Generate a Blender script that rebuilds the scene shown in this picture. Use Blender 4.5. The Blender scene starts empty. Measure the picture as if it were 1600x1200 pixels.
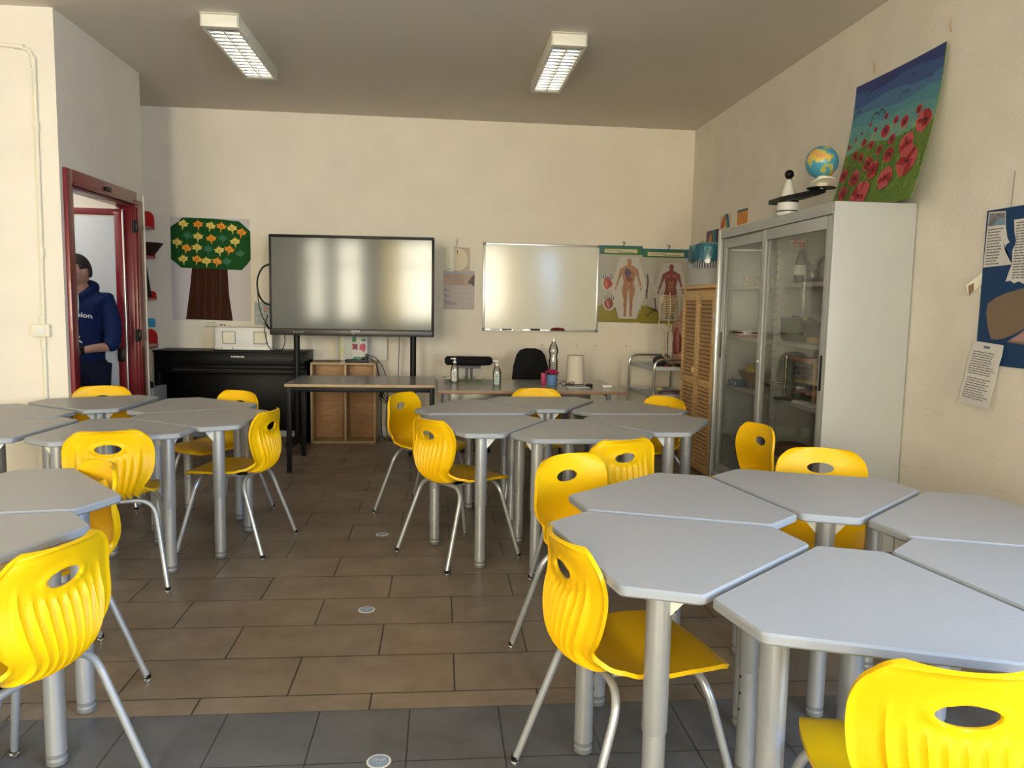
import bpy, bmesh, math, random
from math import sin, cos, pi, radians as R, sqrt
from mathutils import Vector, Matrix
random.seed(7)
S = bpy.context.scene
C = S.collection

# ---------------------------------------------------------------- camera
cd = bpy.data.cameras.new('camera'); cam = bpy.data.objects.new('camera', cd); C.objects.link(cam)
cd.sensor_width = 36.0; cd.lens = 36.0 * 1210.0 / 1600.0; cd.clip_start = 0.05; cd.clip_end = 200
def _ray(px, py): return Vector(((px - 800) / 1210.0, -(py - 600) / 1210.0, -1.0))
_y = _ray(688, 472).normalized()
_z = _ray(1688, 490).cross(_y).normalized()
if _z.y < 0: _z = -_z
_x = _y.cross(_z)
M3 = Matrix((_x, _y, _z))                     # rows: world axes seen from the camera
cam.matrix_world = Matrix.Translation((0, 0, 1.38)) @ M3.to_4x4()
S.camera = cam

# ---------------------------------------------------------------- sky, daylight, exposure
S.view_settings.view_transform = 'Standard'; S.view_settings.look = 'None'
S.view_settings.gamma = 1.0; S.view_settings.use_curve_mapping = False
S.view_settings.exposure = 1.08
w = bpy.data.worlds.new('world'); S.world = w; w.use_nodes = True
bg = w.node_tree.nodes['Background']; bg.inputs[0].default_value = (0.62, 0.76, 1.0, 1); bg.inputs[1].default_value = 0.9
S.cycles.max_bounces = 10; S.cycles.diffuse_bounces = 5; S.cycles.glossy_bounces = 4
S.cycles.transmission_bounces = 6; S.cycles.transparent_max_bounces = 12
S.cycles.sample_clamp_indirect = 6.0
S.cycles.use_denoising = True
try: S.cycles.denoiser = 'OPENIMAGEDENOISE'
except Exception: pass
S.cycles.caustics_reflective = False; S.cycles.caustics_refractive = False

def daylight(name, loc, target, sx, sy, power, col, spread=150):
    d = bpy.data.lights.new(name, 'AREA'); d.shape = 'RECTANGLE'; d.size = sx; d.size_y = sy
    d.energy = power; d.color = col; d.spread = R(spread)
    o = bpy.data.objects.new(name, d); C.objects.link(o); o.location = loc
    o.rotation_euler = (Vector(target) - Vector(loc)).to_track_quat('-Z', 'Y').to_euler()
    return o
# windows in the wall behind the camera, and one in the right wall beside the camera
REAR_WIN = [(-3.95, -3.55, 0.9, 2.8), (-3.25, -2.70, 0.9, 2.8), (-2.2, -0.9, 0.9, 2.8), (1.2, 2.2, 0.9, 2.8)]
SIDE_WIN = (-0.9, 0.75, 0.85, 2.45)
YR = -3.6
for (x0, x1, z0, z1), p in zip(REAR_WIN, (55, 70, 155, 108)):
    daylight('window_daylight', ((x0 + x1) / 2, YR - 0.32, (z0 + z1) / 2), ((x0 + x1) / 2 + 0.2, 6.0, 1.2), x1 - x0, z1 - z0, p, (1.0, 0.915, 0.69), 160)
daylight('window_daylight', (2.605 + 0.32, (SIDE_WIN[0] + SIDE_WIN[1]) / 2, 1.7), (-1.0, 1.2, 0.6), 1.6, 1.6, 108, (0.34, 0.60, 1.0), 170)

# ---------------------------------------------------------------- materials
MATS = {}
def mat(name, col, rough=0.5, metal=0.0, spec=0.5, noise=0.0, nscale=20.0, bump=0.0, bscale=60.0, alpha=1.0, coat=0.0, trans=0.0, emit=None, stretch=None, col2=None, ior=None):
    if name in MATS: return MATS[name]
    if rough >= .7 and metal == 0: spec *= .35
    m = bpy.data.materials.new(name); m.use_nodes = True; nt = m.node_tree; b = nt.nodes['Principled BSDF']
    b.inputs['Base Color'].default_value = (*col, 1); b.inputs['Roughness'].default_value = rough
    b.inputs['Metallic'].default_value = metal; b.inputs['Specular IOR Level'].default_value = spec
    b.inputs['Alpha'].default_value = alpha; b.inputs['Coat Weight'].default_value = coat
    b.inputs['Transmission Weight'].default_value = trans
    if ior: b.inputs['IOR'].default_value = ior
    if emit: b.inputs['Emission Color'].default_value = (*emit[0], 1); b.inputs['Emission Strength'].default_value = emit[1]
    tc = nt.nodes.new('ShaderNodeTexCoord'); mp = nt.nodes.new('ShaderNodeMapping')
    nt.links.new(tc.outputs['Object'], mp.inputs[0])
    if stretch: mp.inputs['Scale'].default_value = stretch
    if noise > 0 or col2:
        n = nt.nodes.new('ShaderNodeTexNoise'); n.inputs['Scale'].default_value = nscale; n.inputs['Detail'].default_value = 5
        nt.links.new(mp.outputs[0], n.inputs['Vector'])
        r = nt.nodes.new('ShaderNodeValToRGB')
        c2 = col2 if col2 else tuple(max(0, c * (1 - noise)) for c in col)
        r.color_ramp.elements[0].position = 0.35; r.color_ramp.elements[1].position = 0.68
        r.color_ramp.elements[0].color = (*c2, 1); r.color_ramp.elements[1].color = (*col, 1)
        nt.links.new(n.outputs[0], r.inputs[0]); nt.links.new(r.outputs[0], b.inputs['Base Color'])
    if bump > 0:
        n2 = nt.nodes.new('ShaderNodeTexNoise'); n2.inputs['Scale'].default_value = bscale; n2.inputs['Detail'].default_value = 4
        nt.links.new(mp.outputs[0], n2.inputs['Vector'])
        bp = nt.nodes.new('ShaderNodeBump'); bp.inputs['Strength'].default_value = bump; bp.inputs['Distance'].default_value = 0.01
        nt.links.new(n2.outputs[0], bp.inputs['Height']); nt.links.new(bp.outputs[0], b.inputs['Normal'])
    MATS[name] = m; return m

def glass_mat(name, tint=(0.9, 0.95, 0.93), refl=0.05, rough=0.02, fk=1.0):
    if name in MATS: return MATS[name]
    m = bpy.data.materials.new(name); m.use_nodes = True; nt = m.node_tree; nt.nodes.clear()
    o = nt.nodes.new('ShaderNodeOutputMaterial'); t = nt.nodes.new('ShaderNodeBsdfTransparent'); g = nt.nodes.new('ShaderNodeBsdfGlossy')
    t.inputs[0].default_value = (*tint, 1); g.inputs['Roughness'].default_value = rough
    f = nt.nodes.new('ShaderNodeFresnel'); f.inputs[0].default_value = 1.5
    a = nt.nodes.new('ShaderNodeMath'); a.operation = 'MULTIPLY_ADD'; a.inputs[1].default_value = fk; a.inputs[2].default_value = refl; a.use_clamp = True
    nt.links.new(f.outputs[0], a.inputs[0])
    mx = nt.nodes.new('ShaderNodeMixShader'); nt.links.new(a.outputs[0], mx.inputs[0]); nt.links.new(t.outputs[0], mx.inputs[1]); nt.links.new(g.outputs[0], mx.inputs[2])
    nt.links.new(mx.outputs[0], o.inputs[0]); MATS[name] = m; return m

M = dict(
    plaster=mat('wall_plaster', (0.81, 0.755, 0.655), 0.9, noise=0.06, nscale=2.2, bump=0.12, bscale=40),
    scuffed=mat('scuffed_plaster', (0.81, 0.76, 0.67), 0.85, noise=0.09, nscale=3.0, bump=0.12, bscale=40),
    ceiling=mat('ceiling_paint', (0.72, 0.66, 0.575), 0.95, noise=0.04, nscale=1.2, bump=0.08, bscale=8),
    yellow=mat('yellow_plastic', (0.81, 0.475, 0.002), 0.38, spec=0.30, bump=0.03, bscale=500),
    laminate=mat('grey_laminate', (0.41, 0.405, 0.40), 0.42, spec=0.4, noise=0.03, nscale=60, bump=0.02, bscale=300),
    edging=mat('grey_edging', (0.30, 0.32, 0.345), 0.35),
    tube=mat('silver_painted_tube', (0.47, 0.49, 0.51), 0.32, metal=0.55),
    chrome=mat('chrome', (0.75, 0.75, 0.75), 0.12, metal=1.0),
    black=mat('black_plastic', (0.004, 0.004, 0.004), 0.4, spec=.3),
    blackmat=mat('black_metal', (0.005, 0.005, 0.006), 0.5, spec=.3),
    rubber=mat('grey_rubber', (0.16, 0.165, 0.17), 0.6),
    screen=mat('display_glass', (0.11, 0.12, 0.112), 0.10, spec=0.32),
    wood=mat('oak_veneer', (0.50, 0.27, 0.105), 0.5, noise=0.3, nscale=7, stretch=(1.5, 1.5, 14)),
    woodh=mat('beech_edge', (0.50, 0.35, 0.19), 0.5, noise=0.15, nscale=20),
    brownedge=mat('walnut_edge', (0.27, 0.15, 0.08), 0.5),
    pine=mat('honey_pine', (0.72, 0.45, 0.19), 0.45, noise=0.22, nscale=12, stretch=(1, 1, 5)),
    deskgrey=mat('desk_laminate', (0.27, 0.25, 0.225), 0.22, spec=0.6, noise=0.05, nscale=60),
    cabinet=mat('grey_enamel', (0.43, 0.445, 0.445), 0.4, noise=0.02, nscale=6),
    cabin=mat('pale_grey_enamel', (0.40, 0.40, 0.36), 0.5),
    alu=mat('aluminium', (0.72, 0.72, 0.70), 0.3, metal=0.7),
    lampwhite=mat('lamp_white', (0.80, 0.77, 0.66), 0.4),
    mirror=mat('lamp_louvre', (0.80, 0.80, 0.77), 0.30, metal=0.7),
    red=mat('dark_red_enamel', (0.17, 0.010, 0.016), 0.3, coat=0.3),
    redshelf=mat('red_lacquer', (0.42, 0.012, 0.012), 0.35),
    white=mat('white_plastic', (0.75, 0.74, 0.70), 0.4),
    whiteboard=mat('whiteboard_enamel', (0.72, 0.71, 0.61), 0.12, spec=0.34),
    paper=mat('white_paper', (0.68, 0.66, 0.63), 0.8),
    cream=mat('cream_paper', (0.80, 0.76, 0.62), 0.8),
    plasticpaper=mat('laminated_paper', (0.47, 0.41, 0.38), 0.35),
    glass=glass_mat('clear_glass'),
    cglass=glass_mat('cabinet_glass', (0.94, 0.95, 0.94), 0.0, 0.03, 0.30),
    pet=glass_mat('clear_bottle_plastic', (0.86, 0.88, 0.87), 0.12, 0.08),
    bone=mat('bone', (0.62, 0.50, 0.31), 0.5, noise=0.2, nscale=30),
    ink=mat('black_ink', (0.02, 0.02, 0.02), 0.6),
    greytext=mat('grey_ink', (0.16, 0.15, 0.16), 0.7),
    skin=mat('skin', (0.40, 0.21, 0.14), 0.5, bump=0.03, bscale=200),
    hair=mat('dark_hair', (0.012, 0.009, 0.008), 0.6, bump=0.6, bscale=150),
    navy=mat('navy_fleece', (0.005, 0.014, 0.065), 0.85, bump=0.15, bscale=120),
    darknavy=mat('dark_trousers', (0.008, 0.010, 0.025), 0.85),
    doorpanel=mat('white_door_enamel', (0.55, 0.56, 0.56), 0.35),
)

# ---------------------------------------------------------------- mesh helpers
class B:
    """collects shapes into one bmesh, several material slots allowed"""
    def __init__(s): s.bm = bmesh.new(); s.mats = []
    def mi(s, m):
        if m is None: return 0
        if m not in s.mats: s.mats.append(m)
        return s.mats.index(m)
    def box(s, c, d, m=None, bev=0.0, rot=None, seg=2):
        t = bmesh.new(); bmesh.ops.create_cube(t, size=1.0)
        for v in t.verts: v.co = Vector((v.co.x * d[0], v.co.y * d[1], v.co.z * d[2]))
        if bev > 0: bmesh.ops.bevel(t, geom=list(t.edges), offset=min(bev, min(d) * 0.45), segments=seg, profile=0.5, affect='EDGES')
        mt = Matrix.Translation(c)
        if rot is not None: mt = mt @ (rot.to_4x4() if isinstance(rot, Matrix) else Matrix.Rotation(rot, 4, 'Z'))
        s._merge(t, mt, m); return s
    def _merge(s, t, mt, m):
        k = s.mi(m); vm = {}
        for v in t.verts: vm[v] = s.bm.verts.new(mt @ v.co)
        for f in t.faces:
            try:
                nf = s.bm.faces.new([vm[v] for v in f.verts]); nf.material_index = k
            except ValueError: pass
        t.free()
    def lathe(s, prof, m=None, c=(0, 0, 0), n=20, axis=None, cap=True, sx=1, sy=1):
        k = s.mi(m); rot = Matrix.Identity(3)
        if axis is not None: rot = Vector((0, 0, 1)).rotation_difference(Vector(axis)).to_matrix()
        rings = []; c = Vector(c)
        for r, z in prof:
            rings.append([s.bm.verts.new(c + rot @ Vector((max(r, 1e-5) * cos(2 * pi * i / n) * sx, max(r, 1e-5) * sin(2 * pi * i / n) * sy, z))) for i in range(n)])
        for a, b in zip(rings, rings[1:]):
            for i in range(n):
                s.bm.faces.new((a[i], a[(i + 1) % n], b[(i + 1) % n], b[i])).material_index = k
        if cap:
            s.bm.faces.new(rings[0][::-1]).material_index = k; s.bm.faces.new(rings[-1]).material_index = k
        return s
    def cyl(s, a, b, r, m=None, n=14, r2=None):
        a = Vector(a); b = Vector(b); d = b - a
        return s.lathe([(r, 0), (r2 if r2 is not None else r, d.length)], m, a, n, d.normalized())
    def sphere(s, c, r, m=None, n=14, sc=(1, 1, 1), rot=None):
        t = bmesh.new(); bmesh.ops.create_uvsphere(t, u_segments=n, v_segments=max(6, n * 2 // 3), radius=r)
        mt = Matrix.Translation(c) @ (rot.to_4x4() if rot is not None else Matrix.Identity(4)) @ Matrix.Diagonal((*sc, 1))
        s._merge(t, mt, m); return s
    def tube(s, pts, r, m=None, n=10, smooth=0, closed=False):
        """tube of constant or listed radius along points (parallel transport)"""
        k = s.mi(m); P = [Vector(p) for p in pts]
        if smooth:
            for _ in range(smooth):
                Q = [P[0]]
                for a, b in zip(P, P[1:]): Q += [a * .75 + b * .25, a * .25 + b * .75]
                P = Q + [P[-1]]
        rr = r if isinstance(r, (list, tuple)) else [r] * len(P)
        if len(rr) != len(P): rr = [rr[min(len(rr) - 1, int(i * len(rr) / len(P)))] for i in range(len(P))]
        T = (P[1] - P[0]).normalized(); u = T.orthogonal().normalized(); rings = []
        for i, p in enumerate(P):
            t2 = (P[min(i + 1, len(P) - 1)] - P[max(i - 1, 0)])
            if t2.length < 1e-9: t2 = T
            t2 = t2.normalized(); q = T.rotation_difference(t2); u = (q @ u).normalized(); T = t2; v = T.cross(u)
            rings.append([s.bm.verts.new(p + (u * cos(2 * pi * j / n) + v * sin(2 * pi * j / n)) * rr[i]) for j in range(n)])
        for a, b in zip(rings, rings[1:]):
            for j in range(n): s.bm.faces.new((a[j], a[(j + 1) % n], b[(j + 1) % n], b[j])).material_index = k
        s.bm.faces.new(rings[0][::-1]).material_index = k; s.bm.faces.new(rings[-1]).material_index = k
        return s
    def prism(s, poly, z0, z1, m=None, mside=None, bev=0.0, f=None):
        """polygon in XY extruded z0..z1, rounded rim"""
        k = s.mi(m); ks = s.mi(mside) if mside is not None else k
        n = len(poly); cx = sum(p[0] for p in poly) / n; cy = sum(p[1] for p in poly) / n
        f = f or (lambda v: v)
        def inset(q):
            out = []
            for i in range(n):
                a = Vector(poly[i - 1]); b = Vector(poly[i]); c = Vector(poly[(i + 1) % n])
                d1 = (b - a).normalized(); d2 = (c - b).normalized(); nn = Vector((-(d1.y + d2.y), d1.x + d2.x))
                nn = nn.normalized() if nn.length > 1e-9 else Vector((0, 0))
                out.append(b + nn * q)
            return out
        area = sum(poly[i - 1][0] * poly[i][1] - poly[i][0] * poly[i - 1][1] for i in range(n))
        sg = 1 if area > 0 else -1
        levels = [(z0, bev), (z0 + bev, 0), (z1 - bev, 0), (z1, bev)] if bev > 0 else [(z0, 0), (z1, 0)]
        rings = [[s.bm.verts.new(f(Vector((p.x, p.y, z)))) for p in inset(q * sg)] for z, q in levels]
        for a, b in zip(rings, rings[1:]):
            for i in range(n):
                vs = (a[i - 1], a[i], b[i], b[i - 1])
                s.bm.faces.new(vs if sg > 0 else vs[::-1]).material_index = ks
        s.bm.faces.new(rings[-1] if sg > 0 else rings[-1][::-1]).material_index = k
        s.bm.faces.new(rings[0][::-1] if sg > 0 else rings[0]).material_index = k
        return s
    def quad(s, pts, m=None):
        s.bm.faces.new([s.bm.verts.new(Vector(p)) for p in pts]).material_index = s.mi(m); return s
    def build(s, name, m=None, parent=None, loc=(0, 0, 0), rz=0.0, smooth=True, ang=35, fix=True, rot=None):
        if fix: bmesh.ops.recalc_face_normals(s.bm, faces=list(s.bm.faces))
        me = bpy.data.meshes.new(name); s.bm.to_mesh(me); s.bm.free()
        for x in (s.mats if s.mats else [m if m else M['white']]): me.materials.append(x)
        if smooth and len(me.polygons):
            me.polygons.foreach_set('use_smooth', [True] * len(me.polygons)); me.set_sharp_from_angle(angle=R(ang))
        o = bpy.data.objects.new(name, me); C.objects.link(o); o.parent = parent
        o.location = loc; o.rotation_euler = rot if rot is not None else (0, 0, rz)
        return o

def tag(o, label, cat, group=None):
    o['label'] = label; o['category'] = cat
    if group: o['group'] = group
    return o
def empty(name, loc, rz, label, cat, group=None, rot=None):
    o = bpy.data.objects.new(name, None); C.objects.link(o); o.location = loc
    o.rotation_euler = rot if rot is not None else (0, 0, rz); o.empty_display_size = 0.1
    return tag(o, label, cat, group)
def struct(o, parent=None): o['kind'] = 'structure'; return o
def kids(o): return [c for c in bpy.data.objects if c.parent == o]
def dup(root, loc, rz, label, group=None):
    r = root.copy(); C.objects.link(r); r.location = loc; r.rotation_euler = (0, 0, rz); r['label'] = label
    if group: r['group'] = group
    def rec(src, dst):
        for ch in kids(src):
            c = ch.copy(); C.objects.link(c); c.parent = dst; rec(ch, c)
    rec(root, r); return r
def lettering(b, text, size, m, f, width=None, align='CENTER', bold=0.0):
    """adds flat lettering as faces; f maps (x, y) in the writing plane to 3D"""
    cu = bpy.data.curves.new('lettering', 'FONT'); cu.body = text; cu.size = size; cu.align_x = align; cu.align_y = 'CENTER'
    cu.resolution_u = 2; cu.offset = bold
    o = bpy.data.objects.new('lettering', cu); C.objects.link(o)
    bpy.context.view_layer.update()
    me = bpy.data.meshes.new_from_object(o.evaluated_get(bpy.context.evaluated_depsgraph_get()))
    xs = [v.co.x for v in me.vertices]; sc = 1.0
    if width and xs: sc = width / (max(xs) - min(xs))
    k = b.mi(m); vs = [b.bm.verts.new(Vector(f(v.co.x * sc, v.co.y))) for v in me.vertices]
    for p in me.polygons:
        try: b.bm.faces.new([vs[i] for i in p.vertices]).material_index = k
        except ValueError: pass
    bpy.data.objects.remove(o); bpy.data.curves.remove(cu); bpy.data.meshes.remove(me)

class Sheet(B):
    """a thin sheet of paper, u,v in 0..1 mapped by F to 3D, with drawn shapes laid on it"""
    def __init__(s, F, N, W, H, thick=0.0015, step=0.000004):
        super().__init__(); s.step = step; s.F = F; s.N = Vector(N).normalized(); s.W = W; s.H = H; s.lv = 0; s.th = thick
    def base(s, m, nu=8, nv=8, outline=None, back=None):
        if outline: pts = outline; s._slab(pts, m); return s
        k = s.mi(m); g = [[[s.bm.verts.new(s.F(i / nu, j / nv) + s.N * (0 if sd else -s.th)) for i in range(nu + 1)] for j in range(nv + 1)] for sd in (1, 0)]
        for sd in (0, 1):
            for j in range(nv):
                for i in range(nu):
                    vs = (g[sd][j][i], g[sd][j][i + 1], g[sd][j + 1][i + 1], g[sd][j + 1][i])
                    s.bm.faces.new(vs if sd == 0 else vs[::-1]).material_index = k
        rim = [(j, 0) for j in range(nv)] + [(nv, i) for i in range(nu)] + [(nv - j, nu) for j in range(nv)] + [(0, nu - i) for i in range(nu)]
        for a, b in zip(rim, rim[1:] + rim[:1]):
            s.bm.faces.new((g[0][a[0]][a[1]], g[0][b[0]][b[1]], g[1][b[0]][b[1]], g[1][a[0]][a[1]])).material_index = k
        return s
    def _slab(s, pts, m):
        k = s.mi(m); a = [s.bm.verts.new(s.F(*p)) for p in pts]; b = [s.bm.verts.new(s.F(*p) - s.N * s.th) for p in pts]
        s.bm.faces.new(a).material_index = k; s.bm.faces.new(b[::-1]).material_index = k
        for i in range(len(a)): s.bm.faces.new((a[i - 1], a[i], b[i], b[i - 1])).material_index = k
    def shape(s, pts, m, fan=True):
        s.lv += 1; off = s.N * (0.0005 + s.step * s.lv); k = s.mi(m)
        if fan:
            cu = sum(p[0] for p in pts) / len(pts); cv = sum(p[1] for p in pts) / len(pts)
            c = s.bm.verts.new(s.F(cu, cv) + off); vs = [s.bm.verts.new(s.F(*p) + off) for p in pts]
            for i in range(len(vs)): s.bm.faces.new((c, vs[i - 1], vs[i])).material_index = k
        else:
            s.bm.faces.new([s.bm.verts.new(s.F(*p) + off) for p in pts]).material_index = k
        return s
    def rect(s, u0, v0, u1, v1, m, n=1):
        for i in range(n):
            a = v0 + (v1 - v0) * i / n; b = v0 + (v1 - v0) * (i + 1) / n
            s.shape([(u0, a), (u1, a), (u1, b), (u0, b)], m, False)
        return s
    def blob(s, u, v, ru, rv, m, n=12, jit=0.0, rot=0.0):
        pts = []
        for i in range(n):
            a = 2 * pi * i / n; q = 1 + random.uniform(-jit, jit); x = ru * cos(a) * q; y = rv * sin(a) * q
            pts.append((u + x * cos(rot) - y * sin(rot), v + x * sin(rot) + y * cos(rot)))
        return s.shape(pts, m)
    def line(s, pts, wd, m):
        """stroke, width in metres"""
        for (a, b) in zip(pts, pts[1:]):
            dx = (b[0] - a[0]) * s.W; dy = (b[1] - a[1]) * s.H; L = sqrt(dx * dx + dy * dy) or 1e-6
            nx = -dy / L * wd / 2 / s.W; ny = dx / L * wd / 2 / s.H
            s.shape([(a[0] - nx, a[1] - ny), (b[0] - nx, b[1] - ny), (b[0] + nx, b[1] + ny), (a[0] + nx, a[1] + ny)], m, False)
        return s
    def textlines(s, u0, u1, v0, v1, n, m, h=0.45, rag=0.15):
        """rows of small print, each row broken into words"""
        for i in range(n):
            v = v1 - (v1 - v0) * (i + 0.5) / n; d = (v1 - v0) / n * h / 2; e = u1 - random.random() * rag * (u1 - u0); u = u0
            while u < e - 0.01:
                q = min(e, u + random.uniform(0.05, 0.14) * (u1 - u0) * 1.6); s.rect(u, v - d, q, v + d, m); u = q + 0.02 * (u1 - u0)
        return s
    def write(s, text, u, v, size, m, width=None, bold=0.0):
        s.lv += 1; off = s.N * (0.0006 + s.step * s.lv)
        lettering(s, text, size, m, lambda x, y: s.F(u + x / s.W, v + y / s.H) + off, width, bold=bold); return s

# ================================================================ ROOM
def tile_mat(name, c1, c2, mortar, bw, rh, off, ox, oy, rough, msize, bumpk=0.3):
    m = bpy.data.materials.new(name); m.use_nodes = True; nt = m.node_tree; b = nt.nodes['Principled BSDF']; L = nt.links
    tc = nt.nodes.new('ShaderNodeTexCoord'); mp = nt.nodes.new('ShaderNodeMapping'); mp.inputs['Location'].default_value = (-ox, -oy, 0)
    L.new(tc.outputs['Object'], mp.inputs[0])
    br = nt.nodes.new('ShaderNodeTexBrick'); br.offset = off; br.inputs['Scale'].default_value = 1.0
    br.inputs['Brick Width'].default_value = bw; br.inputs['Row Height'].default_value = rh; br.inputs['Mortar Size'].default_value = msize
    br.inputs['Mortar Smooth'].default_value = 0.25; br.inputs['Bias'].default_value = 0.0
    br.inputs['Color1'].default_value = (*c1, 1); br.inputs['Color2'].default_value = (*c2, 1); br.inputs['Mortar'].default_value = (*mortar, 1)
    L.new(mp.outputs[0], br.inputs['Vector'])
    n = nt.nodes.new('ShaderNodeTexNoise'); n.inputs['Scale'].default_value = 5.0; n.inputs['Detail'].default_value = 7; n.inputs['Roughness'].default_value = 0.65
    L.new(tc.outputs['Object'], n.inputs['Vector'])
    mr = nt.nodes.new('ShaderNodeMapRange'); mr.inputs[1].default_value = 0.3; mr.inputs[2].default_value = 0.7; mr.inputs[3].default_value = 0.74; mr.inputs[4].default_value = 1.18
    L.new(n.outputs[0], mr.inputs[0])
    mx = nt.nodes.new('ShaderNodeMixRGB'); mx.blend_type = 'MULTIPLY'; mx.inputs[0].default_value = 1.0
    L.new(br.outputs['Color'], mx.inputs[1]); L.new(mr.outputs[0], mx.inputs[2]); L.new(mx.outputs[0], b.inputs['Base Color'])
    b.inputs['Roughness'].default_value = rough
    iv = nt.nodes.new('ShaderNodeMath'); iv.operation = 'MULTIPLY_ADD'; iv.inputs[1].default_value = -1.0; iv.inputs[2].default_value = 1.0
    L.new(br.outputs['Fac'], iv.inputs[0])
    bp = nt.nodes.new('ShaderNodeBump'); bp.inputs['Strength'].default_value = bumpk; bp.inputs['Distance'].default_value = 0.004
    L.new(iv.outputs[0], bp.inputs['Height']); L.new(bp.outputs[0], b.inputs['Normal'])
    return m
brown_tile = tile_mat('brown_floor_tile', (0.232, 0.180, 0.134), (0.200, 0.156, 0.116), (0.040, 0.029, 0.020), 0.585, 0.298, 0.5, 0.063 + 0.2925 - 0.585 * 10 , 2.642 - 0.298 * 20, 0.42, 0.0035)
grey_tile = tile_mat('grey_floor_tile', (0.115, 0.120, 0.128), (0.107, 0.112, 0.119), (0.03, 0.031, 0.033), 0.301, 0.306, 0.0, -0.092 - 0.301 * 20, 2.532 - 0.306 * 20, 0.45, 0.0025)

ZC = 3.187; XR = 2.605; XD = -2.455; YL = 5.36; YD = 6.78; XL = -4.2
SEAM = 2.532
b = B(); b.box((-0.8, (SEAM + 8.4) / 2, -0.05), (7.2, 8.4 - SEAM, 0.1), brown_tile); b.box((-0.8, (YR - 0.4 + SEAM) / 2, -0.05), (7.2, SEAM - YR + 0.4, 0.1), grey_tile)
struct(b.build('floor', smooth=False))
b = B(); b.box((-0.8, 2.2, ZC + 0.05), (7.2, 12.6, 0.1)); struct(b.build('ceiling', M['ceiling'], smooth=False))

def yback(x): return 7.958 + 0.021 * x
WROT = math.atan(0.021)
b = B(); b.prism([(-3.2, yback(-3.2)), (2.9, yback(2.9)), (2.9, 8.3), (-3.2, 8.3)], 0, ZC, M['plaster'])
struct(b.build('wall_back', smooth=False))
def wall_open(name, axis, pos, a0, a1, th, openings, m, z1=ZC):
    """wall slab along x (axis 'x') or y; pos is the room face, th signed thickness away from it"""
    b = B(); xs = sorted(openings); cur = a0
    def put(u0, u1, z0, zz):
        if u1 - u0 < 1e-4 or zz - z0 < 1e-4: return
        c = ((u0 + u1) / 2, pos + th / 2, (z0 + zz) / 2); d = (u1 - u0, abs(th), zz - z0)
        if axis == 'y': c = (c[1], c[0], c[2]); d = (d[1], d[0], d[2])
        b.box(c, d, m)
    for (u0, u1, z0, zz) in xs:
        put(cur, u0, 0, z1); put(u0, u1, 0, z0); put(u0, u1, zz, z1); cur = u1
    put(cur, a1, 0, z1)
    return struct(b.build(name, smooth=False))
wall_open('wall_right', 'y', XR, YR - 0.3, 8.3, 0.25, [SIDE_WIN], M['scuffed'])
wall_open('wall_rear', 'x', YR, XL - 0.2, XR, -0.25, REAR_WIN, M['plaster'])
nt = M['scuffed'].node_tree; pbn = nt.nodes['Principled BSDF']; src = pbn.inputs['Base Color'].links[0].from_socket
tcn = nt.nodes.new('ShaderNodeTexCoord'); mpn = nt.nodes.new('ShaderNodeMapping'); mpn.inputs['Scale'].default_value = (1, 1.1, 16); mpn.inputs['Rotation'].default_value = (R(4), 0, 0)
nzn = nt.nodes.new('ShaderNodeTexNoise'); nzn.inputs['Scale'].default_value = 3.2; nzn.inputs['Detail'].default_value = 3
rmp = nt.nodes.new('ShaderNodeMapRange'); rmp.inputs[1].default_value = .64; rmp.inputs[2].default_value = .74; rmp.inputs[3].default_value = 1.0; rmp.inputs[4].default_value = .82
mxn = nt.nodes.new('ShaderNodeMixRGB'); mxn.blend_type = 'MULTIPLY'; sep = nt.nodes.new('ShaderNodeSeparateXYZ'); zr = nt.nodes.new('ShaderNodeMapRange'); zr.inputs[1].default_value = 1.5; zr.inputs[2].default_value = .7; zr.inputs[3].default_value = .15; zr.inputs[4].default_value = .75
nt.links.new(tcn.outputs['Object'], sep.inputs[0]); nt.links.new(sep.outputs[2], zr.inputs[0]); nt.links.new(zr.outputs[0], mxn.inputs[0])
nt.links.new(tcn.outputs['Object'], mpn.inputs[0]); nt.links.new(mpn.outputs[0], nzn.inputs['Vector']); nt.links.new(nzn.outputs[0], rmp.inputs[0])
nt.links.new(src, mxn.inputs[1]); nt.links.new(rmp.outputs[0], mxn.inputs[2]); nt.links.new(mxn.outputs[0], pbn.inputs['Base Color'])
b = B(); b.box((XL - 0.1, (YR + YL) / 2, ZC / 2), (0.2, YL - YR, ZC), M['plaster']); struct(b.build('wall_left', smooth=False))
# short wall facing the room beside the doorway, then the doorway wall running back
b = B(); b.box(((XL + XD) / 2 - 0.1, YL + 0.05, ZC / 2), (XD - XL + 0.2, 0.1, ZC), M['plaster']); struct(b.build('wall_front_of_doorway', smooth=False))
wall_open('wall_doorway', 'y', XD, YL + 0.1, YD, -0.1, [(5.488, 6.60, 0.0, 2.125)], M['plaster'])
b = B(); b.box(((XD - 0.1 - 3.6) / 2, YD - 0.05, ZC / 2), (3.6 + XD - 0.1, 0.1, ZC), M['plaster']); struct(b.build('wall_alcove_front', smooth=False))
b = B(); b.box((-3.05, (YD + 8.0) / 2 + 0.05, ZC / 2), (0.1, 8.0 - YD - 0.1, ZC), M['plaster']); struct(b.build('wall_alcove_left', smooth=False))
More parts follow.
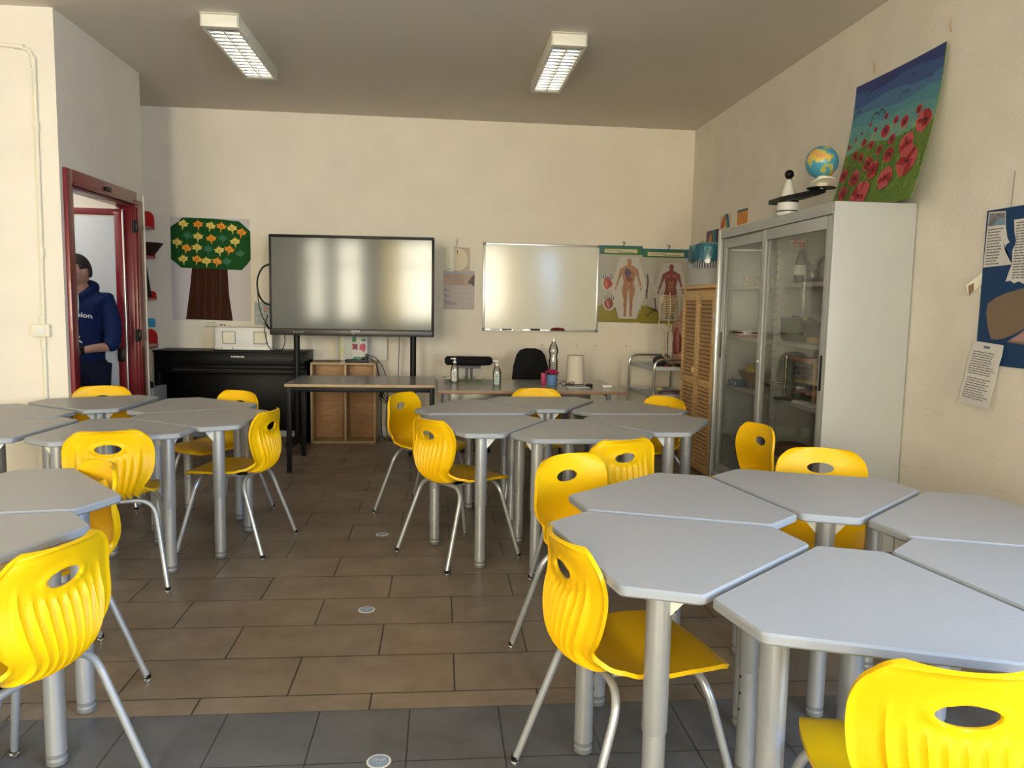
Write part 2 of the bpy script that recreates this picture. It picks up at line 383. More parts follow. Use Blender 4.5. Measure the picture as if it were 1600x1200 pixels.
# small lobby behind the door
corr = mat('lobby_wall', (0.30, 0.31, 0.28), 0.9)
b = B(); b.box((-3.95, 6.06, 1.5), (0.1, 1.3, 3.0), corr); struct(b.build('wall_lobby', smooth=False))
b = B(); b.box((-3.25, 6.06, 2.75), (1.39, 1.23, 0.06), corr); struct(b.build('ceiling_lobby', smooth=False))
d = bpy.data.lights.new('lobby_fill_light', 'AREA'); d.size = 0.35; d.energy = 6.5; d.color = (1.0, 0.97, 0.92)  # unseen area light, added to brighten the closed lobby and open door leaf
o = bpy.data.objects.new('lobby_fill_light', d); C.objects.link(o); o.location = (-3.3, 5.8, 2.68)

# window frames and side curtains (behind and beside the camera)
k = 0
for (x0, x1, z0, z1) in REAR_WIN:
    k += 1; b = B(); y = YR - 0.10
    for xx in (x0 + .03, (x0 + x1) / 2, x1 - .03): b.box((xx, y, (z0 + z1) / 2), (.06, .06, z1 - z0))
    for zz in (z0 + .03, z0 + (z1 - z0) * .68, z1 - .03): b.box(((x0 + x1) / 2, y, zz), (x1 - x0, .06, .06))
    struct(b.build('window_%d' % k, M['white'], smooth=False))
k += 1; b = B(); y0, y1, z0, z1 = SIDE_WIN; x = XR + 0.10
for yy in (y0 + .03, (y0 + y1) / 2, y1 - .03): b.box((x, yy, (z0 + z1) / 2), (.06, .06, z1 - z0))
for zz in (z0 + .03, z1 - .03): b.box((x, (y0 + y1) / 2, zz), (.06, y1 - y0, .06))
struct(b.build('window_%d' % k, M['white'], smooth=False))
cur = bpy.data.materials.new('yellow_curtain'); cur.use_nodes = True; nt = cur.node_tree
pb = nt.nodes['Principled BSDF']; pb.inputs['Base Color'].default_value = (0.85, 0.72, 0.42, 1); pb.inputs['Roughness'].default_value = 0.9
tl = nt.nodes.new('ShaderNodeBsdfTranslucent'); tl.inputs[0].default_value = (0.95, 0.80, 0.45, 1); ms = nt.nodes.new('ShaderNodeMixShader'); ms.inputs[0].default_value = 0.6
nt.links.new(pb.outputs[0], ms.inputs[1]); nt.links.new(tl.outputs[0], ms.inputs[2]); nt.links.new(ms.outputs[0], nt.nodes['Material Output'].inputs[0])
for i, (x0, x1) in enumerate(((-2.2, -1.75), (-1.02, -0.6), (2.0, 2.45))):
    b = B(); n = 24
    for j in range(n):
        def P(t, z): return (x0 + (x1 - x0) * t, YR + 0.08 + 0.025 * sin(t * 26), z)
        b.quad([P(j / n, 0.3), P((j + 1) / n, 0.3), P((j + 1) / n, 2.9), P(j / n, 2.9)])
    tag(b.build('curtain', cur), ('yellow curtain drawn over the left of the widest rear window', 'yellow curtain right of the widest rear window', 'yellow curtain at the rear window nearest the right wall')[i], 'curtain')

# wall pipe and switch on the bright left wall
b = B(); yp = YL - 0.016
b.tube([(-4.0, yp, 2.99), (-2.80, yp, 2.945), (-2.655, yp, 2.935), (-2.60, yp, 2.915), (-2.575, yp, 2.86), (-2.574, yp, 2.75), (-2.577, yp, 1.9), (-2.588, yp, 0.9), (-2.59, yp, 0.0)], 0.0115, M['cream'], 12)
pipe = tag(b.build('conduit_pipe'), 'thin cream conduit pipe bending down the bright left wall', 'pipe')
for p, ax in (((-2.66, yp, 2.936), (1, 0, -0.05)), ((-2.577, yp, 2.845), (0, 0, 1)), ((-2.578, yp, 1.65), (0, 0, 1)), ((-2.574, yp, 2.45), (0, 0, 1)), ((-2.59, yp, 1.22), (0, 0, 1)), ((-2.59, yp, 1.06), (0, 0, 1))):
    B().lathe([(.0155, -.03), (.0165, -.025), (.0165, .025), (.0155, .03)], M['cream'], p, 12, ax).build('pipe_collar', parent=pipe)
e = empty('light_switch', (-2.598, YL, 1.148), 0, 'cream light switch box fitted on the conduit pipe', 'light switch')
B().box((0, -.02, 0), (.112, .04, .082), M['cream'], .006).build('switch_box', parent=e)
B().box((0, -.043, 0), (.062, .006, .045), M['white'], .003).build('rocker', parent=e)

# door frame (dark red metal) and open door leaf
df = struct(B().box((XD + .002, 5.442, 1.105), (.05, .085, 2.21), M['red'], .006).box((XD + .002, 6.615, 1.085), (.05, .17, 2.13), M['red'], .006)
            .box((XD + .0, 6.0325, 2.162), (.048, 1.10, .096), M['red'], .003)
            .box((XD - .06, 5.478, 1.06), (.12, .03, 2.12), M['red'], .004).box((XD - .06, 6.55, 1.06), (.12, .045, 2.12), M['red'], .004).box((XD - .06, 6.01, 2.11), (.12, 1.09, .035), M['red'], .004)
            .box((XD + .03, 6.705, 1.10), (.012, .02, 2.2), M['cream'], .003).box((XD + .032, 6.56, 1.05), (.012, .012, 2.08), M['red'], .003).box((XD + .032, 6.045, 2.115), (.012, 1.10, .012), M['red'], .003)
            .build('door_1'))
B().box((XD + .035, 6.02, 2.155), (.02, .075, .03), M['black'], .004).build('striker_plate', parent=df)
for z in (1.935, 1.07):
    B().box((XD + .04, 6.50, z), (.035, .035, .075), M['black'], .008).cyl((XD + .03, 6.485, z - .05), (XD + .03, 6.485, z + .05), .012, M['blackmat']).build('door_hinge', parent=df)
leaf = struct(B().box((-.505, 0, 1.03), (.90, .028, 1.94), M['doorpanel'], .003).build('door_2', loc=(-2.50, 6.50, 0.005), rz=R(5)))
for c, dd in (((-.035, -.004, 1.03), (.07, .044, 2.06)), ((-.97, -.004, 1.03), (.07, .044, 2.06)), ((-.5, -.004, 2.035), (.94, .044, .05)), ((-.5, -.004, .04), (.94, .044, .08))):
    B().box(c, dd, M['red'], .005).build('door_rail', parent=leaf)
B().box((-.045, -.035, .91), (.05, .03, .11), M['black'], .006).build('door_latch', parent=leaf)
B().box((-.005, -.03, 1.03), (.012, .012, 2.06), M['alu'], .003).build('door_edge_seal', parent=leaf)

# low cable trunking line and holes on the back wall
b = B(); 
for x in (1.06, 1.18, 1.42, 1.62, 1.95, 0.11, 0.20):
    b.lathe([(.006, 0), (.006, .003)], M['greytext'], (x, yback(x) - .001, .955 if x > 1 else .83), 8, (0, -1, 0))
struct(b.build('trim_1'))

# ================================================================ CEILING LIGHTS
def ceiling_light(loc, label, first=[None]):
    if first[0]: return dup(first[0], loc, 0, label, 'louvred ceiling lights')
    e = empty('ceiling_light', loc, 0, label, 'ceiling light', 'louvred ceiling lights'); W, L, H = .240, 1.20, .085
    b = B(); t = .012
    b.box((-W / 2 + t / 2, 0, -H / 2), (t, L, H), M['lampwhite'], .002); b.box((W / 2 - t / 2, 0, -H / 2), (t, L, H), M['lampwhite'], .002)
    b.box((0, 0, -t / 2), (W, L, t), M['lampwhite'])
    b.box((0, -L / 2 + .03, -H / 2), (W, .06, H), M['lampwhite'], .003); b.box((0, L / 2 - .03, -H / 2), (W, .06, H), M['lampwhite'], .003)
    b.build('housing', parent=e)
    lo = B(); lo.box((0, 0, -H / 2 - .018), (.008, L - .12, .045), M['mirror'])
    for x in (-W / 2 + .018, W / 2 - .018): lo.box((x, 0, -H / 2 - .018), (.010, L - .12, .048), M['mirror'])
    n = 15
    for i in range(n):
        y = -L / 2 + .085 + (L - .17) * i / (n - 1)
        lo.box((0, y, -H / 2 - .014), (W - .03, .004, .038), M['mirror'], rot=Matrix.Rotation(R(12), 3, 'X'))
    lo.build('louvre', parent=e)
    for x in (-.055, .055):
        B().cyl((x, -L / 2 + .07, -.04), (x, L / 2 - .07, -.04), .013, M['white']).build('fluorescent_tube', parent=e)
    B().quad([(-W / 2 + .02, -L / 2 + .06, -.02), (W / 2 - .02, -L / 2 + .06, -.02), (W / 2 - .02, L / 2 - .06, -.02), (-W / 2 + .02, L / 2 - .06, -.02)], M['mirror']).build('reflector', parent=e)
    first[0] = e; return e
ceiling_light((-1.418, 5.90, ZC), 'white louvred ceiling light on the left, nearer the doorway')
ceiling_light((.845, 5.93, ZC), 'white louvred ceiling light on the right, nearer the metal cabinet')

# ================================================================ TABLES
def round_poly(pts, r=.03, n=4):
    out = []; N = len(pts)
    for i in range(N):
        a = Vector(pts[i - 1]); p = Vector(pts[i]); c = Vector(pts[(i + 1) % N]); d1 = (a - p).normalized(); d2 = (c - p).normalized()
        ang = d1.angle(d2); t = min(r / math.tan(ang / 2), (a - p).length * .4, (c - p).length * .4)
        s0 = p + d1 * t; s1 = p + d2 * t
        for j in range(n + 1):
            q = j / n; out.append(tuple((s0 * (1 - q) + p * q) * (1 - q) + (p * (1 - q) + s1 * q) * q))
    return out
ZT = .725
def make_table(loc, rz, label, group):
    e = empty('school_table', loc, rz, label, 'table', group)
    poly = round_poly([(.170, -.089), (.662, -.372), (.828, -.272), (.828, .272), (.662, .372), (.170, .089)], (.028))
    b = B(); b.prism(poly, ZT - .026, ZT, M['laminate'], M['edging'], .005); b.build('tabletop', parent=e, ang=18)
    for i, (x, y) in enumerate(((.705, -.235), (.705, .235), (.285, 0))):
        lb = B(); lb.lathe([(.0305, .33), (.0315, .335), (.0315, ZT - .027)], M['tube'], (x, y, 0), 24); lb.lathe([(.0285, .012), (.0285, .34)], M['tube'], (x, y, 0), 24)
        for z in (.21, .26, .31):
            a = math.atan2(-y, -.3 if i < 2 else .3); lb.lathe([(.004, 0), (.004, .002)], M['black'], (x + cos(a) * .0275, y + sin(a) * .0275, z), 8, (cos(a), sin(a), 0))
        lg = lb.build('leg', parent=e)
        B().lathe([(.024, 0), (.029, .004), (.029, .016), (.0265, .018), (.0265, .024), (.029, .026), (.029, .036), (.0285, .038)], M['rubber'], (x, y, 0), 24).build('foot', parent=lg)
        for a in ((pi * .72, -pi * .72) if i < 2 else (pi / 2, -pi / 2)):
            bb = B()
            ca, sa = cos(a), sin(a)
            bb.prism([(.030, ZT - .027), (.030, ZT - .092), (.061, ZT - .055), (.082, ZT - .027)], -.0025, .0025, M['white'], f=lambda v, ca=ca, sa=sa, x=x, y=y: Vector((x + ca * v.x - sa * v.z, y + sa * v.x + ca * v.z, v.y)))
            bb.build('corner_bracket', parent=e, smooth=False)
    return e
def ring(cx, cy, a0, push, labels, group, nudge={}, first=[None]):
    for k, lab in labels.items():
        a = R(a0 + 60 * k); nx, ny = nudge.get(k, (0, 0)); loc = (cx + cos(a) * push + nx, cy + sin(a) * push + ny, 0)
        if first[0] is None: first[0] = make_table(loc, a, lab, group)
        else: dup(first[0], loc, a, lab, group)
ring(1.189, 2.142, 10.4, 0.0, {3: 'blue-grey table of the right front ring, with a large ribbed chair at its left edge',
    4: 'nearest table of the right front ring, beside the frame bottom', 2: 'table of the right front ring on its far left side',
    1: 'table at the back of the right front ring, before the grey cabinet', 0: 'far right table of the right front ring, beside the right wall',
    5: 'table of the right front ring cut by the right edge of the picture'}, 'right front ring of tables')
ring(.696, 4.557, 30.5, .03, {2: 'grey table on the far left side of the middle ring', 3: 'grey table on the near left side of the middle ring',
    4: 'grey table nearest the camera in the middle ring', 1: 'grey table at the back of the middle ring, before the teacher desk',
    0: 'grey table on the far right side of the middle ring', 5: 'grey table on the near right side of the middle ring'}, 'middle ring of tables', {2: (.03, 0), 3: (.035, -.04), 4: (.025, -.005)})
ring(-1.872, 4.484, 56.0, .028, {0: 'grey table at the far right of the left ring, before the piano', 5: 'grey table at the right of the left ring, before the ribbed side-on chair',
    4: 'grey table at the near side of the left ring, before the ribbed yellow chair', 1: 'grey table at the back of the left ring, by the red doorway',
    3: 'grey table at the near left of the left ring, cut by the picture edge', 2: 'grey table at the far left of the left ring, along the bright wall'}, 'left ring of tables', {0: (.03, -.08), 5: (0, -.05)})
ring(-1.868, 2.319, 38.8, .006, {0: 'table at the left front, with its pointed corner before a smooth yellow chair', 5: 'table at the lower left, partly behind the nearest ribbed chair'}, 'left front ring of tables')

# ================================================================ CHAIRS
def chair_mesh():
    prof = [(.232, .418, .150), (.226, .436, .176), (.200, .447, .194), (.15, .4505, .207), (.09, .449, .213), (.03, .445, .214), (-.03, .4405, .210), (-.08, .438, .203), (-.125, .440, .192),
            (-.160, .450, .180), (-.187, .470, .163), (-.204, .498, .164), (-.210, .530, .182), (-.208, .565, .200), (-.202, .60, .212), (-.196, .635, .217), (-.193, .67, .218),
            (-.195, .705, .215), (-.201, .74, .207), (-.211, .775, .198), (-.217, .795, .194)]
    P = [Vector((p[0], p[1] if p[1] < .455 or p[0] > 0 else .455 + (p[1] - .455) * .935)) for p in prof]; cum = [0]
    Wd = [p[2] * (.92 if p[0] > -.10 else (.90 if p[0] > -.15 else .865)) for p in prof]
    for a, b_ in zip(P, P[1:]): cum.append(cum[-1] + (b_ - a).length)
    tot = cum[-1]; NT = 56
    def cr(v, s):
        k = 0
        while k < len(cum) - 2 and cum[k + 1] < s: k += 1
        t = (s - cum[k]) / (cum[k + 1] - cum[k]); g = lambda i: v[max(0, min(len(v) - 1, i))]
        a, b_, c, d = g(k - 1), g(k), g(k + 1), g(k + 2)
        return .5 * ((2 * b_) + (c - a) * t + (2 * a - 5 * b_ + 4 * c - d) * t * t + (3 * b_ - a - 3 * c + d) * t ** 3)
    def depth(s):
        keys = [(0, -.006), (.10, .004), (.28, .010), (.40, .022), (.47, .034), (.56, .040), (.68, .044), (.80, .040), (1.0, .034)]
        q = s / tot
        for (a, x), (c, y) in zip(keys, keys[1:]):
            if q <= c: t = (q - a) / (c - a); t = t * t * (3 - 2 * t); return x + (y - x) * t
        return keys[-1][1]
    rt, rf = .062, .05
    SV = [rf * (1 - cos(a * pi / 16)) for a in range(8)] + [rf + (tot - rt - rf) * a / 80 for a in range(80)] + [tot - rt + rt * sin(a * pi / 20) for a in range(11)]
    NS = len(SV) - 1
    front = []; back = []
    s_hole = tot - .090; hw, hh = .056, .0235
    for i in range(NS + 1):
        s = SV[i]; q = s / tot
        p = cr(P, s); tg = (cr(P, min(tot, s + .004)) - cr(P, max(0, s - .004))).normalized(); n = Vector((tg.y * 1.0, -tg.x)) * -1
        # sitter side normal: up on the seat, forward on the back
        n = Vector((-tg.y, tg.x)) if Vector((-tg.y, tg.x)).dot(Vector((.25, 1) if q < .45 else (1, .2))) > 0 else Vector((tg.y, -tg.x))
        wv = cr(Wd, s); d = tot - s
        if d < rt: wv = wv - rt + sqrt(max(0, rt * rt - (rt - d) ** 2))
        if s < rf: wv = wv - (rf - sqrt(max(0, rf * rf - (rf - s) ** 2))) * .8
        rf_, rb_ = [], []
        for j in range(NT + 1):
            t = -1 + 2 * j / NT; tt = sin(t * pi / 2) * .35 + t * .65; y = wv * tt
            dd = depth(s) * abs(tt) ** 2.2
            top = 0
            if d < .10: top = -.030 * (y / .18) ** 2 * (1 - d / .10)
            co = Vector((p.x + n.x * dd + tg.x * top, y, p.y + n.y * dd + tg.y * top))
            # thickness: rim, plus vertical fins on the rear of the backrest
            edge = min(wv - abs(y), d, s)
            th = .0055 + .007 * max(0, 1 - edge / .012) ** 1.0
            if s > tot * .52:
                rr = sqrt((y / hw) ** 2 + ((s - s_hole) / hh) ** 2)
                if rr < 1.6: th += .006 * max(0, 1 - abs(rr - 1.12) / .32)
            fq = (s - .35) / (tot - .35)
            if 0 < fq < 1:
                for kc, hi in ((0, .695), (4, .70), (-4, .70), (8, .72), (-8, .72), (12, .78), (-12, .78), (17, .84), (-17, .84)):
                    dc = abs(j - NT // 2 - kc)
                    if dc < 2 and fq < hi:
                        th += (.0125, .0020)[dc] * min(1, fq / .12) * min(1, (hi - fq) / (.10 if abs(kc) < 10 else .25))
            n3 = Vector((n.x, -tt * .25 * (1 if q > .45 else 0), n.y)).normalized()
            rf_.append([co, y, s]); rb_.append([co - n3 * th, y, s])
        front.append(rf_); back.append(rb_)
    bm = bmesh.new()
    def inside(y, s): return ((y / hw) ** 2 + ((s - s_hole) / hh) ** 2) < 1.0
    drop = [[all(inside(front[i + a][j + c][1], front[i + a][j + c][2]) for a in (0, 1) for c in (0, 1)) for j in range(NT)] for i in range(NS)]
    used = {}
    for i in range(NS):
        for j in range(NT):
            for a in (0, 1):
                for c in (0, 1): used.setdefault((i + a, j + c), set()).add(drop[i][j])
    # snap the rim of the hole onto an ellipse
    for (i, j), st in used.items():
        if len(st) == 2:
            y, s = front[i][j][1], front[i][j][2]; a = math.atan2((s - s_hole) / hh, y / hw); ty, ts = hw * cos(a), s_hole + hh * sin(a)
            for g in (front, back):
                du = g[i][min(j + 1, NT)][0] - g[i][max(j - 1, 0)][0]; dy = g[i][min(j + 1, NT)][1] - g[i][max(j - 1, 0)][1]
                dv = g[min(i + 1, NS)][j][0] - g[max(i - 1, 0)][j][0]; ds = g[min(i + 1, NS)][j][2] - g[max(i - 1, 0)][j][2]
                g[i][j].append(g[i][j][0] + du * ((ty - y) / dy) + dv * ((ts - s) / ds))
    V = []
    for g in (front, back): V.append([[bm.verts.new(g[i][j][3] if len(g[i][j]) > 3 else g[i][j][0]) for j in range(NT + 1)] for i in range(NS + 1)])
    for i in range(NS):
        for j in range(NT):
            if drop[i][j]:
                for (di, dj, e1, e2) in ((-1, 0, (i, j), (i, j + 1)), (1, 0, (i + 1, j), (i + 1, j + 1)), (0, -1, (i, j), (i + 1, j)), (0, 1, (i, j + 1), (i + 1, j + 1))):
                    if not drop[i + di][j + dj]:
                        bm.faces.new((V[0][e1[0]][e1[1]], V[0][e2[0]][e2[1]], V[1][e2[0]][e2[1]], V[1][e1[0]][e1[1]]))
                continue
            bm.faces.new((V[0][i][j], V[0][i][j + 1], V[0][i + 1][j + 1], V[0][i + 1][j])); bm.faces.new((V[1][i][j], V[1][i + 1][j], V[1][i + 1][j + 1], V[1][i][j + 1]))
    rim = [(0, j) for j in range(NT)] + [(i, NT) for i in range(NS)] + [(NS, NT - j) for j in range(NT)] + [(NS - i, 0) for i in range(NS)]
    for a, c in zip(rim, rim[1:] + rim[:1]): bm.faces.new((V[0][a[0]][a[1]], V[1][a[0]][a[1]], V[1][c[0]][c[1]], V[0][c[0]][c[1]]))
    return bm
def rounded_path(pts, r, n=6):
    P = [Vector(p) for p in pts]; out = [P[0]]
    for a, p, c in zip(P, P[1:], P[2:]):
        d1 = (a - p).normalized(); d2 = (c - p).normalized(); s0 = p + d1 * r; s1 = p + d2 * r
        for j in range(n + 1):
            q = j / n; out.append((s0 * (1 - q) + p * q) * (1 - q) + (p * (1 - q) + s1 * q) * q)
    return out + [P[-1]]
def make_chair(loc, rz, label, group):
    e = empty('school_chair', loc, rz, label, 'chair', group)
    b = B(); b.bm.free(); b.bm = chair_mesh(); b.build('seat_shell', M['yellow'], e, ang=48)
    for nm, sx, xb, zb in (('front_leg_frame', .235, .135, .425), ('rear_leg_frame', -.240, -.105, .418)):
        yy = .243 if sx > 0 else .235
        pts = rounded_path([(sx, -yy, .016), (xb, -.178, zb), (xb, .178, zb), (sx, yy, .016)], .085, 8)
        fr = B().tube(pts, .0112, M['tube'], 14).build(nm, parent=e)
        for s in (-1, 1):
            B().lathe([(.0085, .012), (.012, .014), (.0118, .028)], M['black'], (sx, s * yy, 0), 12).lathe([(.010, 0), (.0135, .003), (.0135, .008), (.009, .013)], M['chrome'], (sx, s * yy, 0), 14).build('glide', parent=fr)
    b = B()
    for s in (-1, 1):
        b = B(); b.tube([(.14, s * .09, .424), (0, s * .09, .421), (-.10, s * .09, .417)], .009, M['tube'], 8)
        b.box((.10, s * .09, .433), (.05, .03, .014), M['black'], .003).box((-.07, s * .09, .430), (.05, .03, .014), M['black'], .003)
        b.build('seat_support', parent=e)
    return e
CH = [
 (.105, 4.150, 35, 'yellow chair with ribbed back at the near left of the middle ring, seat side showing', 'chairs of the middle ring'),
 (-.09, 5.08, -31, 'yellow chair at the far left of the middle ring, behind the ribbed chair', 'chairs of the middle ring'),
 (.69, 5.33, 268, 'yellow chair between the middle ring and the teacher desk, only its top showing', 'chairs of the middle ring'),
 (1.36, 4.955, 212, 'yellow chair at the far right of the middle ring, before the wooden louvred cabinet', 'chairs of the middle ring'),
 (.775, 3.615, 112, 'ribbed yellow chair backing towards the camera before the middle ring, half hidden', 'chairs of the middle ring'),
 (1.482, 3.85, 186, 'narrow edge-on yellow chair before the glass doors of the metal cabinet', 'chairs of the middle ring'),
 (.623, 2.90, -58, 'smooth-fronted yellow chair at the far left of the right front ring', 'chairs of the right front ring'),
 (1.60, 3.02, 250, 'yellow chair facing the camera at the right front ring, before the grey cabinet side', 'chairs of the right front ring'),
 (.522, 2.014, 13, 'large ribbed yellow chair at the left of the right front ring, seat in full view', 'chairs of the right front ring'),
 (.958, 1.385, 77, 'nearest yellow chair, cut by the bottom right corner', 'chairs of the right front ring'),
 (-1.554, 3.815, 106, 'ribbed yellow chair seen square from behind at the left ring', 'chairs of the left ring'),
 (-1.12, 4.372, 169, 'yellow chair in side view at the right of the left ring', 'chairs of the left ring'),
 (-1.42, 5.07, 237, 'yellow chair at the far right of the left ring, before the black piano', 'chairs of the left ring'),
 (-2.235, 5.27, 283, 'yellow chair before the red doorway, only its top showing', 'chairs of the left ring'),
 (-1.115, 2.022, 162, 'nearest ribbed yellow chair at the left edge of the picture', 'chairs of the left front ring'),
 (-1.375, 2.795, 221, 'smooth yellow chair just behind the nearest ribbed chair at the left front table', 'chairs of the left front ring'),
]
c0 = None
for x, y, a, lab, g in CH:
    if c0 is None: c0 = make_chair((x, y, 0), R(a), lab, g)
    else: dup(c0, (x, y, 0), R(a), lab, g)

# floor stickers
def sticker(x, y, label):
    b = B(); b.lathe([(.037, 0), (.037, .0012)], M['white'], (0, 0, 0), 32); b.lathe([(.031, .0012), (.031, .0016)], mat('sticker_blue', (.25, .33, .48), .5), (0, 0, 0), 32)
    lettering(b, 'STOP', .016, M['white'], lambda u, v: (u, v + .006, .0020)); lettering(b, '- 1 m -', .010, M['white'], lambda u, v: (u, v - .010, .0020))
    tag(b.build('floor_sticker', loc=(x, y, 0.0), rz=0), label, 'floor sticker', 'round floor stickers')
sticker(-.173, 2.228, 'round blue distance sticker on the grey tiles'); sticker(-.318, 3.396, 'round pale sticker in the middle of the brown aisle'); sticker(-.333, 4.537, 'round pale sticker farthest down the brown aisle')

# ================================================================ GREY METAL CABINET
CX0, CX1, CY0, CY1, CZ = 2.127, 2.598, 4.10, 5.86, 1.964
cabo = empty('metal_cabinet', (0, 0, 0), 0, 'tall grey metal cabinet with two sliding glass doors along the right wall', 'cabinet')
b = B(); t = .022
b.box(((CX0 + CX1) / 2, CY0 + t / 2, CZ / 2), (CX1 - CX0, t, CZ), M['cabinet'], .003); b.box(((CX0 + CX1) / 2, CY1 - t / 2, CZ / 2), (CX1 - CX0, t, CZ), M['cabinet'], .003)
b.box((CX1 - .013, (CY0 + CY1) / 2, CZ / 2), (.02, CY1 - CY0 - .03, CZ - .03), M['cabin']); b.box(((CX0 + CX1) / 2, (CY0 + CY1) / 2, CZ - .0135), (CX1 - CX0 - .006, CY1 - CY0 - .03, .024), M['cabinet'])
b.box(((CX0 + CX1) / 2, (CY0 + CY1) / 2, .051), (CX1 - CX0 - .006, CY1 - CY0 - .03, .098), M['cabinet'])
b.box((CX0 + .011, (CY0 + CY1) / 2, CZ - .034), (.026, CY1 - CY0 - .046, .062), M['cabinet'])
b.box((CX0 + .008, CY1 - .024, CZ / 2), (.032, .040, CZ - .008), M['alu'], .003)
b.build('body', parent=cabo)
b = B()
for y in (CY0 + .03, 4.955, 4.985, CY1 - .03):
    b.box((CX0 + .10, y, 1.0), (.03, .012, 1.8), M['cabin'])
    for i in range(34): b.box((CX0 + .084, y, .16 + i * .052), (.002, .0125, .006), M['ink'])
b.box((CX1 - .23, 4.97, 1.0), (.30, .010, 1.8), M['cabin']); b.build('slotted_upright', parent=cabo, smooth=False)
for z in (1.54, 1.165, .79, .40):
    for y0, y1 in ((CY0 + .03, 4.955), (4.985, CY1 - .03)):
        B().box(((CX0 + .08 + CX1) / 2, (y0 + y1) / 2, z - .014), (CX1 - CX0 - .10, y1 - y0, .028), M['cabin'], .003).build('shelf', parent=cabo)
for y0, y1, xo, hy, hz in ((4.99, 5.815, .032, 5.782, 1.09), (4.125, 5.05, .012, 4.155, 1.02)):
    d = B(); z0, z1 = .10, 1.895; wv = .062
    for yy in (y0 + wv / 2, y1 - wv / 2): d.box((CX0 + xo, yy, (z0 + z1) / 2), (.018, wv, z1 - z0), M['cabinet'], .003)
    for zz, hh in ((z0 + .04, .08), (z1 - .036, .072)): d.box((CX0 + xo, (y0 + y1) / 2, zz), (.018, y1 - y0 - 2 * wv + .002, hh), M['cabinet'], .003)
    do = d.build('sliding_door', parent=cabo)
    B().box((CX0 + xo, (y0 + y1) / 2, (z0 + z1) / 2), (.004, y1 - y0 - 2 * wv + .01, z1 - z0 - .14), M['cglass']).build('glass_pane', parent=do, smooth=False)
    B().box((CX0 + xo - .011, hy, hz), (.006, .022, .20), M['black'], .003).build('handle', parent=do)
    if xo < .02: B().box((CX0 + xo - .012, y1 - .03, 1.02), (.008, .016, .024), M['chrome'], .003).lathe([(.007, 0), (.007, .012)], M['chrome'], (CX0 + xo - .01, y1 - .03, 1.02), 12, (-1, 0, 0)).build('lock', parent=do)
# cabinet contents
sp = empty('spray_bottle', (2.33, 4.89, 1.54), R(150), 'clear spray bottle with red trigger and red liquid on the top cabinet shelf', 'bottle')
B().lathe([(.036, 0), (.040, .01), (.040, .10), (.036, .14), (.022, .19), (.013, .215), (.013, .235)], M['pet'], n=20).build('bottle_body', parent=sp)
B().lathe([(.034, .002), (.037, .012), (.037, .04)], mat('red_liquid', (.30, .02, .04), .2), n=20).build('liquid', parent=sp)
bl = B(); bl.lathe([(.0405, .055), (.0405, .12)], M['paper'], n=20, cap=False); bl.box((0, -.041, .10), (.03, .002, .012), M['ink']).box((0, -.041, .085), (.034, .002, .012), M['redshelf']).build('label', parent=sp)
B().lathe([(.016, .232), (.017, .262)], M['redshelf'], n=14).box((.012, 0, .275), (.085, .022, .026), M['redshelf'], .006).box((-.01, 0, .288), (.04, .018, .012), M['white'], .004).box((.045, 0, .25), (.010, .014, .05), M['redshelf'], .004, rot=Matrix.Rotation(R(25), 3, 'Y')).box((.062, 0, .275), (.02, .014, .014), M['white'], .004).build('trigger_head', parent=sp)
def jar(x, y, r, h, col, lab, lidm):
    e = empty('glass_jar', (x, y, 1.54), 0, lab, 'jar', 'jars on the top cabinet shelf')
    B().lathe([(r * .94, 0), (r, .006), (r, h * .78), (r * .8, h * .88), (r * .8, h * .92)], M['glass'], n=20).build('glass_body', parent=e)
    B().lathe([(r * .88, .004), (r * .93, .012), (r * .93, h * .6)], col, n=16).build('contents', parent=e)
    B().lathe([(r * .84, h * .9), (r * .86, h)], lidm, n=20).build('lid', parent=e)
jar(2.30, 4.66, .042, .13, mat('seeds', (.05, .045, .05), .8, noise=.9, nscale=90), 'glass jar of dark pieces behind the glass, nearest the spray bottle', M['glass'])
jar(2.42, 4.60, .045, .17, mat('moss', (.13, .13, .03), .8, noise=.6, nscale=60), 'glass jar of olive green matter on the top cabinet shelf', M['greytext'])
jar(2.30, 4.50, .045, .15, mat('dried', (.20, .13, .05), .8, noise=.6, nscale=60), 'glass jar of brown matter nearest the cabinet end', M['greytext'])
bn = B(); random.seed(3)
for i in range(9):
    p = Vector((2.34 + random.uniform(-.06, .06), 5.52 + i * .025, 1.552 + random.uniform(0, .05))); q = p + Vector((random.uniform(-.05, .05), random.uniform(-.12, .12), random.uniform(-.005, .02)))
    bn.tube([p, (p + q) / 2 + Vector((0, 0, .015)), q], .0095, M['bone'], 8, 1); bn.sphere(p, .015, M['bone'], 8); bn.sphere(q, .015, M['bone'], 8)
tag(bn.build('bone_bundle'), 'pile of cream bones on the top cabinet shelf, far side', 'bones')
tag(B().sphere((2.34, 5.77, 1.575), .042, M['bone'], 16, (1, 1.3, .8)).sphere((2.31, 5.74, 1.56), .02, M['bone'], 10).build('model_skull_piece'), 'rounded cream bone lump beside the bone pile', 'bones')
pb_ = B()
for i, m_ in enumerate((M['redshelf'], M['paper'], mat('dark_violet_card', (.10, .03, .06), .6), M['paper'])): pb_.box((2.33, 5.68 - .01 * i, 1.171 + i * .011), (.20, .26 - .03 * i, .010), m_, .002, rot=R(8 * i - 12))
tag(pb_.build('paper_stack'), 'small stack of red and white cards on the second cabinet shelf', 'cards')
nb = empty('wire_basket', (2.34, 4.97, 1.165), 0, 'green net bowl holding a dark strap, behind the cabinet glass', 'basket'); g = B()
gm = glass_mat('green_net', (.42, .50, .25), .03, .4)
